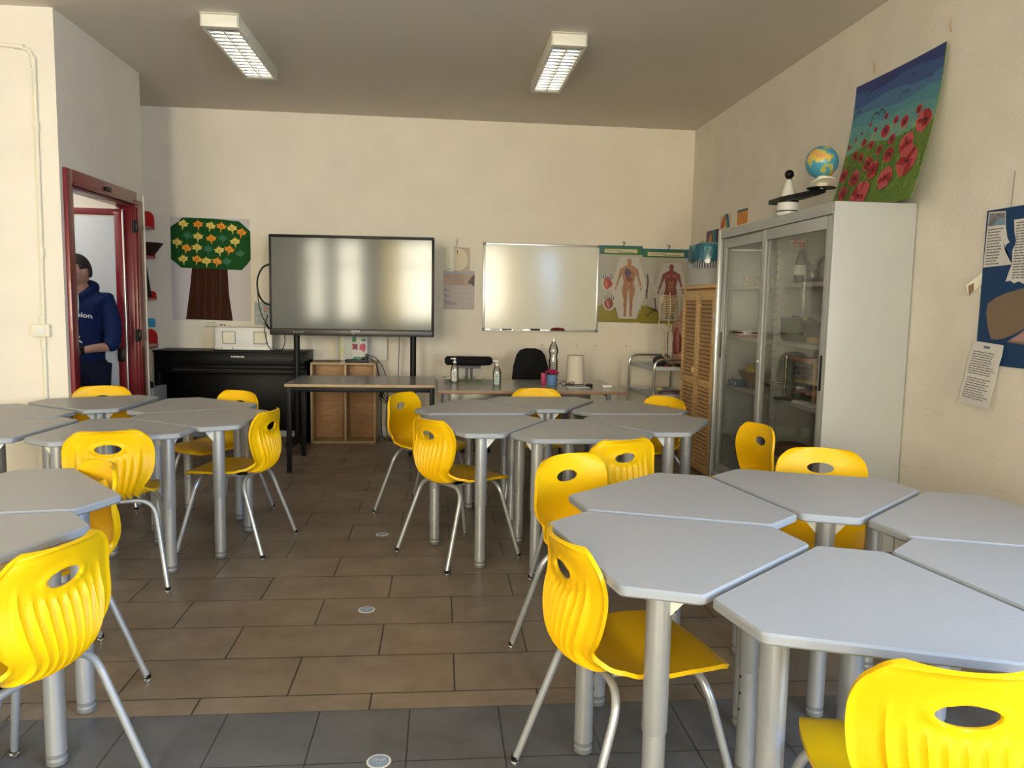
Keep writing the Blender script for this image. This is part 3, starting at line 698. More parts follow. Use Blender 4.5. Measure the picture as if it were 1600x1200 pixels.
g.lathe([(.09, 0), (.11, .02), (.13, .15)], gm, n=24, cap=False, sx=.8, sy=1.05); g.build('net_bowl', parent=nb)
g = B(); g.tube([(.13 * .8 * cos(a), .13 * 1.05 * sin(a), .152) for a in [i * pi / 12 for i in range(25)]], .004, M['greytext'], 6); g.build('rim', parent=nb)
B().tube([(-.06, .08, .14), (-.02, .02, .158), (.02, -.05, .15), (.0, -.09, .13)], .014, mat('dark_blue_strap', (.03, .04, .07), .7), 8, 2).build('strap', parent=nb)
bg_ = B(); gbag = mat('dark_grey_fabric', (.05, .055, .05), .85)
bg_.lathe([(.085, 0), (.09, .03), (.075, .09), (.045, .12), (.02, .13)], gbag, (2.40, 4.74, 1.165), 16, sx=.9, sy=1.5)
bg_.tube([(2.36, 4.86, 1.27), (2.34, 4.78, 1.31), (2.33, 4.68, 1.295), (2.34, 4.58, 1.25)], [.012, .022, .024, .016], gbag, 8, 2)
gb = tag(bg_.build('tool_bag'), 'dark grey bag with a yellow tip on the second cabinet shelf', 'bag')
B().sphere((2.325, 4.765, 1.315), .017, mat('yellow_cap', (.7, .55, .05), .5), 12, (1, 1.3, .7)).build('yellow_tip', parent=gb)
tag(B().box((2.32, 4.60, 1.185), (.08, .10, .038), M['woodh'], .004).build('wooden_block'), 'small pale wooden block at the near end of the second shelf', 'block')
nt_ = Sheet(lambda u, v: Vector((2.572, 5.04 - u * .22, 1.27 + v * .27)), (-1, 0, 0), .22, .27); nt_.base(M['greytext'], 1, 1); nt_.rect(.05, .05, .95, .78, mat('grey_paper', (.30, .30, .29), .8)); nt_.textlines(.1, .9, .1, .75, 7, M['ink'], .2)
tag(nt_.build('inventory_sheet', smooth=False), 'grey printed sheet taped inside the cabinet back', 'notice')
wk = mat('wicker', (.34, .22, .11), .8, bump=.8, bscale=220, noise=.35, nscale=90)
bk = empty('wicker_bowl', (2.33, 5.52, .79), 0, 'round wicker bowl holding a yellow ball, third cabinet shelf', 'basket')
B().lathe([(.055, 0), (.065, .01), (.125, .12), (.128, .122), (.12, .118), (.058, .012), (.05, .01)], wk, n=28, cap=False).build('bowl', parent=bk)
tag(B().sphere((2.31, 5.54, .905), .06, mat('yellow_ball', (.55, .36, .03), .5, noise=.3, nscale=15), 20).build('ball'), 'yellow ball lying in the wicker bowl', 'ball')
tag(B().box((2.30, 5.74, .818), (.10, .14, .055), mat('orange_card', (.42, .22, .12), .6), .003).box((2.30, 5.74, .848), (.104, .144, .008), M['paper'], .002).build('small_box'), 'orange and white little box at the far end of the third shelf', 'box')
tag(B().box((2.24, 5.62, .815), (.08, .17, .045), mat('blue_card', (.02, .09, .19), .5), .004, rot=R(10)).box((2.197, 5.65, .82), (.004, .03, .022), M['paper']).box((2.20, 5.58, .815), (.004, .03, .02), M['paper']).build('blue_box'), 'dark blue box with white marks before the wicker bowl', 'box')
lm = empty('display_case', (2.37, 4.72, .79), 0, 'glass case with wooden frame full of coloured items, third cabinet shelf', 'display case'); f_ = B()
for y in (-.20, .20):
    for x in (-.09, .09): f_.box((x, y, .13), (.014, .014, .26), M['wood'], .002)
for z in (.007, .262):
    for y in (-.20, .20): f_.box((0, y, z), (.19, .014, .014), M['wood'], .002)
    for x in (-.09, .09): f_.box((x, 0, z), (.014, .41, .014), M['wood'], .002)
for i in range(16): f_.box((-.09, -.19 + i * .025, .275), (.02, .014, .014), mat('pinkish_wood', (.45, .24, .18), .5), .002)
f_.build('wooden_frame', parent=lm)
for i, (c_, z) in enumerate((((.02, .10, .03), .02), ((.30, .02, .02), .06), ((.02, .04, .12), .095), ((.55, .35, .03), .13), ((.10, .08, .12), .165), ((.12, .02, .05), .20))):
    B().box((.0, -.02, z), (.14, .33 - .02 * (i % 3), .022), mat('case_item_%d' % i, c_, .6), .004).build('layer', parent=lm)
for x_, sz in ((-.09, 1),): B().box((x_ - .008, 0, .13), (.003, .38, .24), M['cglass']).build('front_glass', parent=lm, smooth=False)
st_ = empty('laboratory_stand', (2.24, 4.83, .79), 0, 'metal laboratory stand with clamp before the display case', 'stand')
B().lathe([(.055, 0), (.055, .008), (.012, .012)], M['black'], n=20, sx=1.2, sy=1.5).build('base', parent=st_)
B().cyl((0, 0, .01), (0, 0, .27), .0065, M['chrome'], 10).lathe([(.012, .27), (.012, .285)], M['chrome'], n=10).build('rod', parent=st_)
B().cyl((0, 0, .245), (0, .09, .245), .003, M['chrome'], 8).tube([(0, .09, .245), (0, .10, .22), (0, .095, .14)], .003, M['chrome'], 6, 1).sphere((0, .06, .10), .010, M['chrome'], 10).sphere((0, .10, .10), .012, M['chrome'], 10).cyl((0, 0, .10), (0, .10, .10), .003, M['chrome'], 8).build('clamp', parent=st_)
for i, (x, y, s_, r_) in enumerate(((2.25, 4.60, (.07, .12, .016), 10), (2.27, 4.50, (.12, .22, .012), -4))):
    tag(B().box((x, y, .79 + s_[2] / 2 + .001), s_, M['white'] if i == 0 else M['paper'], .003, rot=R(r_)).build('booklet'), ('thin white plastic piece beside the laboratory stand', 'white booklet lying at the near end of the third shelf')[i], 'booklet')
tag(B().lathe([(.09, 0), (.10, .01), (.13, .07), (.10, .085), (.02, .09)], wk, (2.32, 4.90, .40), 24, sx=.9, sy=1.4).build('wicker_lid_basket'), 'flat lidded wicker basket on the lowest cabinet shelf', 'basket')
tag(B().tube([(2.33, 4.66, .42), (2.30, 4.56, .50), (2.30, 4.46, .58), (2.33, 4.40, .60)], .022, mat('old_yellow_plastic', (.42, .28, .02), .5), 10, 2).build('yellow_hose'), 'curved yellow hose on the lowest cabinet shelf', 'hose')

# planetarium model (globe on an arm) on the cabinet
pl = empty('orbit_model', (2.27, 5.00, CZ), R(-90 + 6), 'globe orbit model with black arm and white cone, on the metal cabinet', 'model')
# local +x runs towards the camera end (world -y)
B().lathe([(.075, 0), (.078, .004), (.074, .02)], M['black'], n=28).build('base_foot', parent=pl)
B().lathe([(.070, .02), (.068, .075), (.064, .105)], M['white'], n=28).lathe([(.071, .045), (.0715, .052)], M['black'], n=28).lathe([(.065, .105), (.066, .115)], M['black'], n=28).build('drum', parent=pl)
B().prism([(-.20, -.028), (.0, -.05), (.30, -.028), (.42, 0), (.30, .028), (.0, .05), (-.20, .028)], .115, .145, M['black'], bev=.003).build('arm', parent=pl)
B().lathe([(.050, .145), (.046, .16), (.018, .255)], M['white'], n=28).build('cone', parent=pl)
B().lathe([(.014, .25), (.016, .27)], M['black'], n=14).sphere((0, 0, .288), .030, M['black'], 18).build('sun_lamp', parent=pl)
B().lathe([(.085, .146), (.086, .150)], M['black'], (.37, 0, 0), 28).lathe([(.04, .150), (.04, .158)], M['cream'], (.37, 0, 0), 24).lathe([(.072, .0), (.074, .006)], M['cream'], (.385, 0, .175), 28, (-.35, 0, .94)).build('month_disc', parent=pl)
B().cyl((.37, 0, .158), (.385, 0, .178), .03, M['cream'], 16).cyl((.385, 0, .178), (.37, 0, .215), .032, M['cream'], 16).build('globe_support', parent=pl)
gmat = bpy.data.materials.new('globe_map'); gmat.use_nodes = True; nt = gmat.node_tree; pbs = nt.nodes['Principled BSDF']; pbs.inputs['Roughness'].default_value = .3
tc = nt.nodes.new('ShaderNodeTexCoord'); nz = nt.nodes.new('ShaderNodeTexNoise'); nz.inputs['Scale'].default_value = 9; nz.inputs['Detail'].default_value = 5
cr_ = nt.nodes.new('ShaderNodeValToRGB'); cr_.color_ramp.elements[0].position = .50; cr_.color_ramp.elements[0].color = (.07, .32, .46, 1); cr_.color_ramp.elements[1].position = .515; cr_.color_ramp.elements[1].color = (.32, .42, .12, 1)
e2 = cr_.color_ramp.elements.new(.58); e2.color = (.70, .48, .12, 1); e3 = cr_.color_ramp.elements.new(.68); e3.color = (.62, .22, .12, 1)
nt.links.new(tc.outputs['Object'], nz.inputs['Vector']); nt.links.new(nz.outputs[0], cr_.inputs[0]); nt.links.new(cr_.outputs[0], pbs.inputs['Base Color'])
B().sphere((0, 0, 0), .096, gmat, 32).build('globe', parent=pl, loc=(.36, 0, .305))

# poppy painting leaning on the cabinet
def FP(u, v): return Vector((2.45 + .125 * (1 - (1 - v) ** 1.8) + .012 * sin(u * 3), 4.80 - .865 * u - .02 * v, CZ + .004 + .79 * v - .02 * u * (1 - v) * 0))
ps = Sheet(FP, (-1, 0, .12), .87, .80, .004, .00003)
sky = [mat('painted_sky_%d' % i, c, .55, noise=.28, nscale=14, stretch=(1, 3, 9)) for i, c in enumerate(((.035, .055, .22), (.05, .11, .32), (.08, .20, .38), (.10, .30, .38), (.13, .36, .36), (.20, .42, .33)))]
ps.base(mat('painted_meadow', (.20, .32, .05), .6, noise=.65, nscale=30, stretch=(1, 9, 2.4)), 14, 14)
random.seed(11)
vs_ = [1.0, .93, .84, .75, .67, .58, .50]
for i in range(6):
    for j in range(12):
        u0, u1 = j / 12, (j + 1) / 12; wob = lambda u, k: (0 if k == 0 else .018 * sin(u * 9 + k * 2) - (.10 * max(0, .35 - u) if k == 6 else 0))
        ps.lv = 0; ps.shape([(u0, vs_[i + 1] + wob(u0, i + 1)), (u1, vs_[i + 1] + wob(u1, i + 1)), (u1, vs_[i] + wob(u1, i)), (u0, vs_[i] + wob(u0, i))], sky[i], False)
gr_ = [mat('painted_grass_%d' % i, c, .6) for i, c in enumerate(((.05, .17, .04), (.16, .33, .05), (.34, .43, .09), (.10, .24, .10)))]
for i in range(430):
    u = random.random(); v = random.uniform(0, .55); h = random.uniform(.03, .10); k = random.uniform(-.02, .03)
    if u + k > 1 or u + k < 0: continue
    ps.lv = 8; ps.line([(u, v), (u + k * .5, v + h * .5), (u + k, v + h)], random.uniform(.002, .006), gr_[i % 4])
pr_ = [mat('painted_poppy_red', (.42, .015, .03), .5, noise=.4, nscale=40), mat('painted_poppy_pink', (.55, .09, .10), .5), mat('painted_poppy_dark', (.05, .01, .02), .5)]
for (u, v, r) in [(0.895, 0.535, 0.084), (0.811, 0.624, 0.037), (0.67, 0.577, 0.047), (0.562, 0.614, 0.034), (0.431, 0.671, 0.026), (0.252, 0.653, 0.019), (0.332, 0.6, 0.022), (0.46, 0.558, 0.052), (0.563, 0.479, 0.041), (0.759, 0.404, 0.084), (0.815, 0.273, 0.121), (0.57, 0.369, 0.06), (0.439, 0.431, 0.037), (0.318, 0.491, 0.037), (0.22, 0.529, 0.034), (0.166, 0.608, 0.015), (0.101, 0.576, 0.015), (0.037, 0.529, 0.022), (0.142, 0.445, 0.037), (0.226, 0.411, 0.037), (0.338, 0.349, 0.06), (0.426, 0.288, 0.071), (0.615, 0.197, 0.09), (0.343, 0.11, 0.121), (0.216, 0.258, 0.065), (0.061, 0.304, 0.056), (0.119, 0.157, 0.06)]:
    ps.lv = max(ps.lv, 20); r *= .82; ps.blob(u, v, r * 1.12, r * 1.1, pr_[1], 14, .12); ps.blob(u, v, r, r * .98, pr_[0], 14, .12); ps.blob(u + .005, v - .005, r * .42, r * .44, pr_[2], 9, .25)
    for q in range(5):
        a = q * 1.26 + u * 9; ps.line([(u + r * .3 * cos(a), v + r * .3 * sin(a)), (u + r * .8 * cos(a), v + r * .8 * sin(a))], .0025, pr_[2] if q % 2 else pr_[1])
for i, (u, v) in enumerate([(0.406, 0.955), (0.685, 0.892), (0.881, 0.821), (0.209, 0.906), (0.617, 0.792), (0.085, 0.79), (0.345, 0.72)]):
    s_ = .085 if i == 6 else (.055 if i == 4 else .04)
    ps.line([(u - s_, v - s_ * .55), (u - s_ * .7, v - s_ * .05), (u - s_ * .3, v + s_ * .12), (u, v - s_ * .22), (u + s_ * .25, v + s_ * .22), (u + s_ * .6, v + s_ * .12), (u + s_ * .9, v - s_ * .35)], .007 if i == 6 else .004, M['ink'])
tag(ps.build('poppy_painting'), 'child painting of red poppies under a blue sky, leaning on the metal cabinet', 'painting')
for y, z in ((4.62, 2.80), (3.92, 2.81)):
    tag(B().tube([(2.600, y, z), (2.598, y + .012, z + .03), (2.600, y + .005, z + .065)], .004, M['woodh'], 6, 1).build('wall_hook'), 'little string hook on the wall above the poppy painting, ' + ('left one' if y > 4.2 else 'right one'), 'hook')

# little crayon pictures on the right wall
def wallR(y1, y0, z0, z1, x=XR - .002): return (lambda u, v: Vector((x, y1 - (y1 - y0) * u, z0 + (z1 - z0) * v)))
cols = dict(r=mat('crayon_red', (.55, .05, .02), .6), o=mat('crayon_orange', (.70, .28, .03), .6), g=mat('crayon_green', (.03, .22, .10), .6), b=mat('crayon_blue', (.03, .10, .28), .6), y=mat('crayon_yellow', (.62, .50, .10), .6), p=mat('crayon_purple', (.12, .05, .16), .6), l=mat('crayon_cream', (.60, .55, .38), .6), k=M['ink'])
for i, (y1, y0, z0, z1, lab) in enumerate(((7.53, 7.19, 1.86, 2.115, 'small dark crayon picture above the blue bin'), (7.16, 6.90, 2.10, 2.23, 'small picture with a red shape and blue stripe, middle of three on the right wall'), (6.74, 6.505, 2.10, 2.228, 'small orange flame picture on the right wall, nearest of three'))):
    s_ = Sheet(wallR(y1, y0, z0, z1), (-1, 0, 0), y1 - y0, z1 - z0)
    s_.base((cols['p'], cols['l'], cols['o'])[i], 1, 1)
    if i < 2:
        for q, (c_, off) in enumerate(((('g', .62), ('b', .74), ('k', .9)) if i == 0 else (('y', .48), ('g', .58), ('b', .70)))):
            s_.shape([(off - .14, 1), (off + .06, 1), (off + .26 if off < .75 else 1, 0), (off + .1, 0)], cols[c_])
        s_.line([(.12, .1), (.22, .5), (.38, .85), (.42, .5), (.40, .15)], .035, cols['o'] if i == 0 else cols['r']); s_.blob(.25, .25, .16, .2, cols['r'], 9, .2)
    else:
        s_.rect(0, .85, 1, 1, cols['b'])
        for q in range(9): s_.line([(.05 + q * .11, .05), (.08 + q * .11, .5 + .4 * random.random())], .010, cols['r'] if q % 2 else cols['y'])
    tag(s_.build('crayon_picture', smooth=False), lab, 'picture', 'crayon pictures')

# blue poster with torn papers on the right wall
bp_ = Sheet(wallR(3.545, 2.55, 1.13, 1.86, XR - .005), (-1, 0, 0), .995, .73, .003); N1 = lambda y, z: ((3.545 - y) / .995, (z - 1.13) / .73)
bp_.base(mat('blue_card_sheet', (.018, .055, .145), .7), 1, 1)
tan = mat('tan_card', (.22, .16, .11), .7); pink = mat('pink_print', (.42, .25, .24), .7)
bp_.shape([N1(3.495, 1.372), N1(3.49, 1.42), N1(3.44, 1.447), N1(3.383, 1.466), N1(3.30, 1.483), N1(3.2, 1.50), N1(3.0, 1.50), N1(2.92, 1.42), N1(2.95, 1.33), N1(3.1, 1.30), N1(3.246, 1.308), N1(3.30, 1.282), N1(3.355, 1.262), N1(3.40, 1.252), N1(3.449, 1.252), N1(3.478, 1.31)], tan)
bp_.shape([N1(3.345, 1.243), N1(3.24, 1.305), N1(3.1, 1.30), N1(3.1, 1.24), N1(3.25, 1.238)], tan); bp_.shape([N1(3.33, 1.252), N1(3.24, 1.295), N1(3.15, 1.28), N1(3.24, 1.25)], pink)
bp_.shape([N1(3.532, 1.852), N1(3.42, 1.846), N1(3.412, 1.775), N1(3.395, 1.72), N1(3.378, 1.70), N1(3.40, 1.692), N1(3.402, 1.66), N1(3.36, 1.607), N1(3.35, 1.598), N1(3.541, 1.592)], M['paper'])
bp_.shape([N1(3.528, 1.846), N1(3.424, 1.84), N1(3.418, 1.783), N1(3.532, 1.786)], mat('grey_photo', (.30, .31, .32), .7, noise=.5, nscale=25), False); bp_.shape([N1(3.50, 1.787), N1(3.42, 1.785), N1(3.422, 1.815), N1(3.47, 1.812)], mat('photo_blue', (.20, .32, .42), .7), False)
a_, b_2 = N1(3.528, 1.60), N1(3.412, 1.775); bp_.textlines(a_[0], b_2[0] - .01, a_[1], b_2[1], 13, M['greytext'], .42, .3)
bp_.shape([N1(3.362, 1.80), N1(3.1, 1.80), N1(3.1, 1.53), N1(3.18, 1.515), N1(3.24, 1.522), N1(3.27, 1.508), N1(3.30, 1.52), N1(3.33, 1.512), N1(3.355, 1.525), N1(3.384, 1.52), N1(3.37, 1.56), N1(3.352, 1.60), N1(3.357, 1.66), N1(3.338, 1.70), N1(3.352, 1.74)], M['paper'])
a_, b_2 = N1(3.345, 1.53), N1(3.12, 1.79); bp_.textlines(a_[0], b_2[0], a_[1], b_2[1], 21, M['greytext'], .42, .05)
tag(bp_.build('blue_poster', smooth=False), 'dark blue poster with torn printed papers and a tan cut-out on the right wall', 'poster')
hs = Sheet(lambda u, v: Vector((XR - .016 - .014 * abs(sin(v * 7)) * (1 - v) - .025 * (1 - v) ** 2, 3.563 + .027 * (1 - v) - .21 * u - .004 * sin(v * 9), .934 + .306 * v - .012 * u)), (-1, 0, 0), .21, .31)
hs.base(M['paper'], 6, 14); hs.textlines(.08, .92, .10, .86, 20, M['greytext'], .36, .25); hs.rect(.40, .91, .60, .95, mat('blue_title', (.12, .17, .28), .7))
tag(hs.build('printed_sheet'), 'curling white printed sheet hanging below the blue poster', 'paper')
fr = Sheet(lambda u, v: Vector((XR - .006 - .02 * (1 - u) * v, 3.63 - .085 * u, 1.452 + .06 * u + .055 * v)), (-1, 0, 0), .08, .08)
fr.base(M['cream'], 3, 3); fr.shape([(.05, 0), (.45, .05), (.5, .7), (.15, .8)], mat('brown_tape', (.28, .17, .09), .6))
tag(fr.build('paper_scrap'), 'torn cream and brown paper scrap left of the blue poster', 'paper')
tag(B().tube([(XR - .004, 3.39, 1.86), (XR - .003, 3.385, 2.02)], .0015, M['greytext'], 5).build('hanging_thread'), 'thin thread on the wall above the blue poster', 'thread')

# ================================================================ WOODEN LOUVRED CABINET with the blue bin
wc = empty('wooden_cabinet', (2.15, 5.93, 0), 0, 'tall honey pine cabinet with louvred doors between metal cabinet and trolley', 'cabinet')
b = B(); W_, D_, H_ = .44, .82, 1.53
b.box((W_ / 2 + .012, D_ / 2, H_ / 2), (W_ - .024, D_, H_), M['pine'], .004); b.box((W_ / 2 - .008, D_ / 2, H_ + .013), (W_ + .03, D_ + .03, .028), M['pine'], .006)
b.box((W_ / 2, D_ / 2, H_ - .03), (W_ + .008, D_ + .01, .03), M['pine'], .005); b.build('carcass', parent=wc)
for y0, y1 in ((.015, D_ / 2 - .003), (D_ / 2 + .003, D_ - .015)):
    d = B()
    for yy in (y0 + .02, y1 - .02): d.box((.003, yy, .755), (.022, .04, 1.46), M['pine'], .004)
    for zz, hh in ((.06, .07), (.755, .07), (1.46, .06)): d.box((.003, (y0 + y1) / 2, zz), (.022, y1 - y0 - .08, hh), M['pine'], .004)
    d.box((.014, (y0 + y1) / 2, .755), (.002, y1 - y0 - .07, 1.40), M['brownedge'])
    for za, zb in ((.10, .72), (.79, 1.43)):
        n = 19
        for i in range(n): d.box((.001, (y0 + y1) / 2, za + (zb - za) * (i + .5) / n), (.026, y1 - y0 - .08, .006), M['pine'], rot=Matrix.Rotation(R(-38), 3, 'Y'))
    do = d.build('louvred_door', parent=wc)
for z in (.85,): B().box((-.018, D_ / 2 + .03, z), (.02, .035, .06), M['pine'], .008).build('wooden_knob', parent=wc)
for z in (1.30, .62): B().box((-.008, .006, z), (.008, .008, .06), M['alu'], .002).build('hinge', parent=wc)
bn_ = empty('waste_bin', (2.30, 6.575, 1.557), 0, 'grey bin wrapped in a blue plastic bag on the wooden cabinet', 'bin')
B().lathe([(.135, 0), (.145, .01), (.155, .14), (.16, .15)], M['cabinet'], n=32).build('bin_body', parent=bn_)
b = B()
for i in range(44):
    a = 2 * pi * i / 44; b.box((.160 * cos(a), .160 * sin(a), .185), (.006, .009, .075), M['cabinet'], rot=Matrix.Rotation(a, 3, 'Z'))
b.lathe([(.158, .15), (.150, .15), (.152, .22), (.16, .22)], M['greytext'], n=32, cap=False); b.build('slotted_band', parent=bn_)
bag = glass_mat('blue_plastic_bag', (.35, .68, .76), .06, .25, .6)
b = B(); n = 48; rr = [(.170, .20), (.172, .235), (.168, .28), (.166, .32), (.160, .345)]; rings = []
for r_, z in rr: rings.append([b.bm.verts.new((r_ * (1 + .03 * sin(i * 2.7 + z * 40)) * cos(2 * pi * i / n), r_ * (1 + .03 * sin(i * 2.7 + z * 40)) * sin(2 * pi * i / n), z + .012 * sin(i * .9))) for i in range(n)])
for p_, q_ in zip(rings, rings[1:]):
    for i in range(n): b.bm.faces.new((p_[i], p_[(i + 1) % n], q_[(i + 1) % n], q_[i]))
b.mi(bag); b.build('blue_bag', parent=bn_)
B().lathe([(.165, .22), (.165, .33), (.15, .345), (.08, .372), (.0, .38)], mat('teal_lid', (.08, .33, .40), .35), n=36).build('teal_lid', parent=bn_)
B().tube([(-.04, .10, .345), (-.03, .12, .385), (0, .13, .39), (.02, .12, .35)], .008, M['woodh'], 8, 2).build('handle', parent=bn_)

# ================================================================ TROLLEY, SKELETON, MUSCLE MODEL
tr = empty('trolley', (1.94, 6.86, 0), R(5), 'chrome tube trolley with two grey shelves beside the wooden cabinet', 'trolley')
for y in (0, .70):
    B().tube(rounded_path([(0, y, .06), (0, y, .895), (.44, y, .895), (.44, y, .06)], .09, 8), .0115, M['chrome'], 12).build('tube_frame', parent=tr)
for z in (.80, .545, .16):
    b = B(); b.box((.22, .35, z), (.42, .69, .008), M['cabinet'])
    for c, dd in (((.012, .35, z + .012), (.006, .69, .035)), ((.428, .35, z + .012), (.006, .69, .035)), ((.22, .004, z + .012), (.42, .006, .035)), ((.22, .696, z + .012), (.42, .006, .035))): b.box(c, dd, M['cabinet'], .002)
    b.build('shelf', parent=tr)
for x in (0, .44):
    for y in (0, .70): B().lathe([(.03, -.01), (.03, .01)], M['black'], (x, y, .03), 18, (1, 0, 0)).cyl((x, y, .03), (x, y, .07), .008, M['chrome']).build('caster', parent=tr)
sk = empty('skeleton_model', (2.20, 7.32, .812), R(-8), 'small headless skeleton model standing on the trolley', 'model')
b = B(); bo = M['bone']
b.tube([(0, .015, .37), (0, .02, .45), (0, .028, .55), (0, .02, .66), (0, .01, .70)], .008, bo, 8, 2)
for i in range(9):
    z = .47 + i * .022; wv = .082 - .004 * abs(i - 3) - (.012 if i > 7 else 0)
    for s in (-1, 1): b.tube([(0, .025, z + .012), (s * wv * .7, .025, z + .014), (s * wv, -.005, z + .004), (s * wv * .8, -.035, z - .006), (s * .010, -.045, z - .002 + .004 * i / 9)], .0044, bo, 6, 2)
b.box((0, -.045, .565), (.014, .006, .16), bo, .003); b.build('rib_cage', parent=sk)
b = B()
for s in (-1, 1):
    b.tube([(s * .004, -.03, .662), (s * .05, -.02, .672), (s * .088, .0, .668)], .004, bo, 6, 2); b.tube([(s * .088, 0, .664), (s * .092, .004, .56), (s * .094, .0, .52)], [.008, .005, .007], bo, 8, 2); b.tube([(s * .094, 0, .515), (s * .098, -.01, .44), (s * .10, -.015, .40)], [.006, .004, .005], bo, 6, 2)
    for q in range(5): b.tube([(s * .10, -.015, .395), (s * (.094 + q * .005), -.018, .365), (s * (.092 + q * .006), -.02, .34)], .0025, bo, 5)
    b.box((s * .062, .03, .625), (.045, .004, .06), bo, .002)
b.build('arm_bones', parent=sk)
b = B()
for s in (-1, 1): b.tube([(s * .012, .02, .385), (s * .045, .01, .40), (s * .062, -.008, .385), (s * .05, -.015, .345), (s * .02, -.02, .325), (s * .006, -.02, .335)], .009, bo, 8, 2)
b.sphere((0, .02, .37), .02, bo, 10, (1, .6, 1.3)); b.build('pelvis', parent=sk)
for s in (-1, 1):
    b = B(); b.sphere((s * .052, -.005, .345), .013, bo, 10); b.tube([(s * .056, -.005, .34), (s * .050, -.006, .26), (s * .044, -.008, .20)], [.009, .0065, .010], bo, 8, 2); b.sphere((s * .044, -.012, .194), .013, bo, 10)
    b.tube([(s * .044, -.008, .185), (s * .042, -.006, .11), (s * .041, -.004, .04)], [.009, .006, .008], bo, 8, 2); b.tube([(s * .050, -.004, .18), (s * .049, -.002, .04)], .003, bo, 6); b.tube([(s * .041, .01, .022), (s * .043, -.02, .022), (s * .047, -.055, .012)], [.010, .009, .006], bo, 8, 1)
    b.build('leg_bones', parent=sk)
B().cyl((0, .045, .004), (0, .045, .62), .0035, M['blackmat'], 8).cyl((0, .02, .62), (0, .045, .62), .003, M['blackmat'], 6).build('support_rod', parent=sk)
B().lathe([(.085, 0), (.085, .010)], M['black'], n=24).build('base', parent=sk)
mm = mat('muscle_red', (.30, .05, .045), .45, noise=.5, nscale=35); ms_ = mat('muscle_pink', (.42, .22, .15), .5, noise=.35, nscale=45)
tm = empty('torso_model', (2.285, 7.17, .812), R(-20), 'red and pink anatomical torso model half hidden by the wooden cabinet', 'model')
B().lathe([(.02, 0), (.085, .01), (.095, .08), (.080, .16), (.085, .24), (.10, .32), (.095, .38), (.05, .43), (.03, .47), (.028, .50)], ms_, (0, 0, .02), 24, sx=1, sy=.7).build('torso', parent=tm)
B().lathe([(.01, 0), (.05, .03), (.06, .12), (.045, .26), (.01, .34)], mm, (-.035, -.03, .10), 16, sx=.9, sy=.8).build('organs', parent=tm)
B().box((0, 0, .01), (.16, .13, .02), M['black'], .004).build('base', parent=tm)
tag(B().sphere((2.03, 7.02, .873), .062, mat('black_cap', (.02, .018, .018), .6), 18, (1, 1.1, .8)).build('black_cap_ball', ), 'round black object on the trolley top shelf', 'ball')
b = B(); random.seed(5)
for i in range(7):
    p = Vector((2.10 + i * .03, 6.98 + random.uniform(-.03, .08), .822)); b.sphere(p, .026, (mm, M['black'], ms_)[i % 3], 10, (1.2, 1, .55))
tag(b.build('model_organs'), 'loose dark and pink model organs on the trolley top shelf', 'model parts')
tag(B().box((2.18, 7.0, .575), (.26, .14, .035), mat('dull_violet_box', (.14, .08, .10), .6), .003).build('flat_box'), 'flat dark box on the trolley second shelf', 'box')
tag(B().sphere((2.10, 7.22, .585), .035, mat('pale_yellow', (.50, .46, .22), .6), 14, (1, 1, .8)).build('pale_ball'), 'pale yellow ball on the trolley second shelf', 'ball')
tag(B().sphere((2.25, 6.98, .617), .028, mat('pale_pink', (.50, .38, .40), .6), 14).build('pink_ball'), 'pale pink ball on top of the flat dark box', 'ball')

# ================================================================ INTERACTIVE DISPLAY
tv = empty('interactive_display', (-.795, 7.16, 0), R(-2.4), 'large interactive display on a black wheeled stand before the back wall', 'display')
W_, Z0, Z1 = 1.475, 1.058, 1.958
b = B(); b.box((0, .035, (Z0 + Z1) / 2), (W_, .07, Z1 - Z0), M['black'], .018, seg=3)
b.box((0, -.004, Z0 + .030), (W_, .016, .060), mat('bezel_grey', (.035, .033, .032), .35), .007)
b.box((0, -.004, Z1 - .012), (W_, .016, .024), M['black'], .006)
for s in (-1, 1): b.box((s * (W_ / 2 - .010), -.004, (Z0 + Z1) / 2), (.020, .016, Z1 - Z0), M['black'], .006)
b.build('bezel', parent=tv)
B().box((0, -.005, (Z0 + .062 + Z1 - .026) / 2), (W_ - .042, .008, Z1 - Z0 - .088), M['screen']).build('screen', parent=tv, smooth=False)
b = B(); lettering(b, 'SMART', .022, M['white'], lambda u, v: (u + .03, -.0135, Z0 + .044 + v), .085); b.lathe([(.005, 0), (.005, .002)], M['white'], (.01, -.0125, Z0 + .022), 10, (0, -1, 0)); b.build('brand_mark', parent=tv, smooth=False, fix=False)
b = B()
for i, x in enumerate((-.52, -.495, -.475, -.455, -.44)): b.box((x, -.0125, Z0 + .030), (.010 if i == 0 else .006, .002, .007), M['white'])
b.build('front_ports', parent=tv, smooth=False)
b = B()
for x in (-.52, .545): b.cyl((x, .09, .10), (x, .09, 1.75), .028, M['blackmat'], 20)
b.box((.0, .10, 1.50), (1.15, .03, .10), M['blackmat'], .004).box((.0, .10, 1.25), (1.15, .03, .06), M['blackmat'], .004); b.build('stand_posts', parent=tv)
for x in (-.52, .545): B().box((x, .06, .09), (.07, .62, .045), M['blackmat'], .008).build('stand_foot', parent=tv)
for x in (-.52, .545):
    for y in (-.22, .34): B().lathe([(.032, -.012), (.034, -.008), (.034, .008), (.032, .012)], M['black'], (x, y, .034), 18, (1, 0, 0)).build('caster', parent=tv)

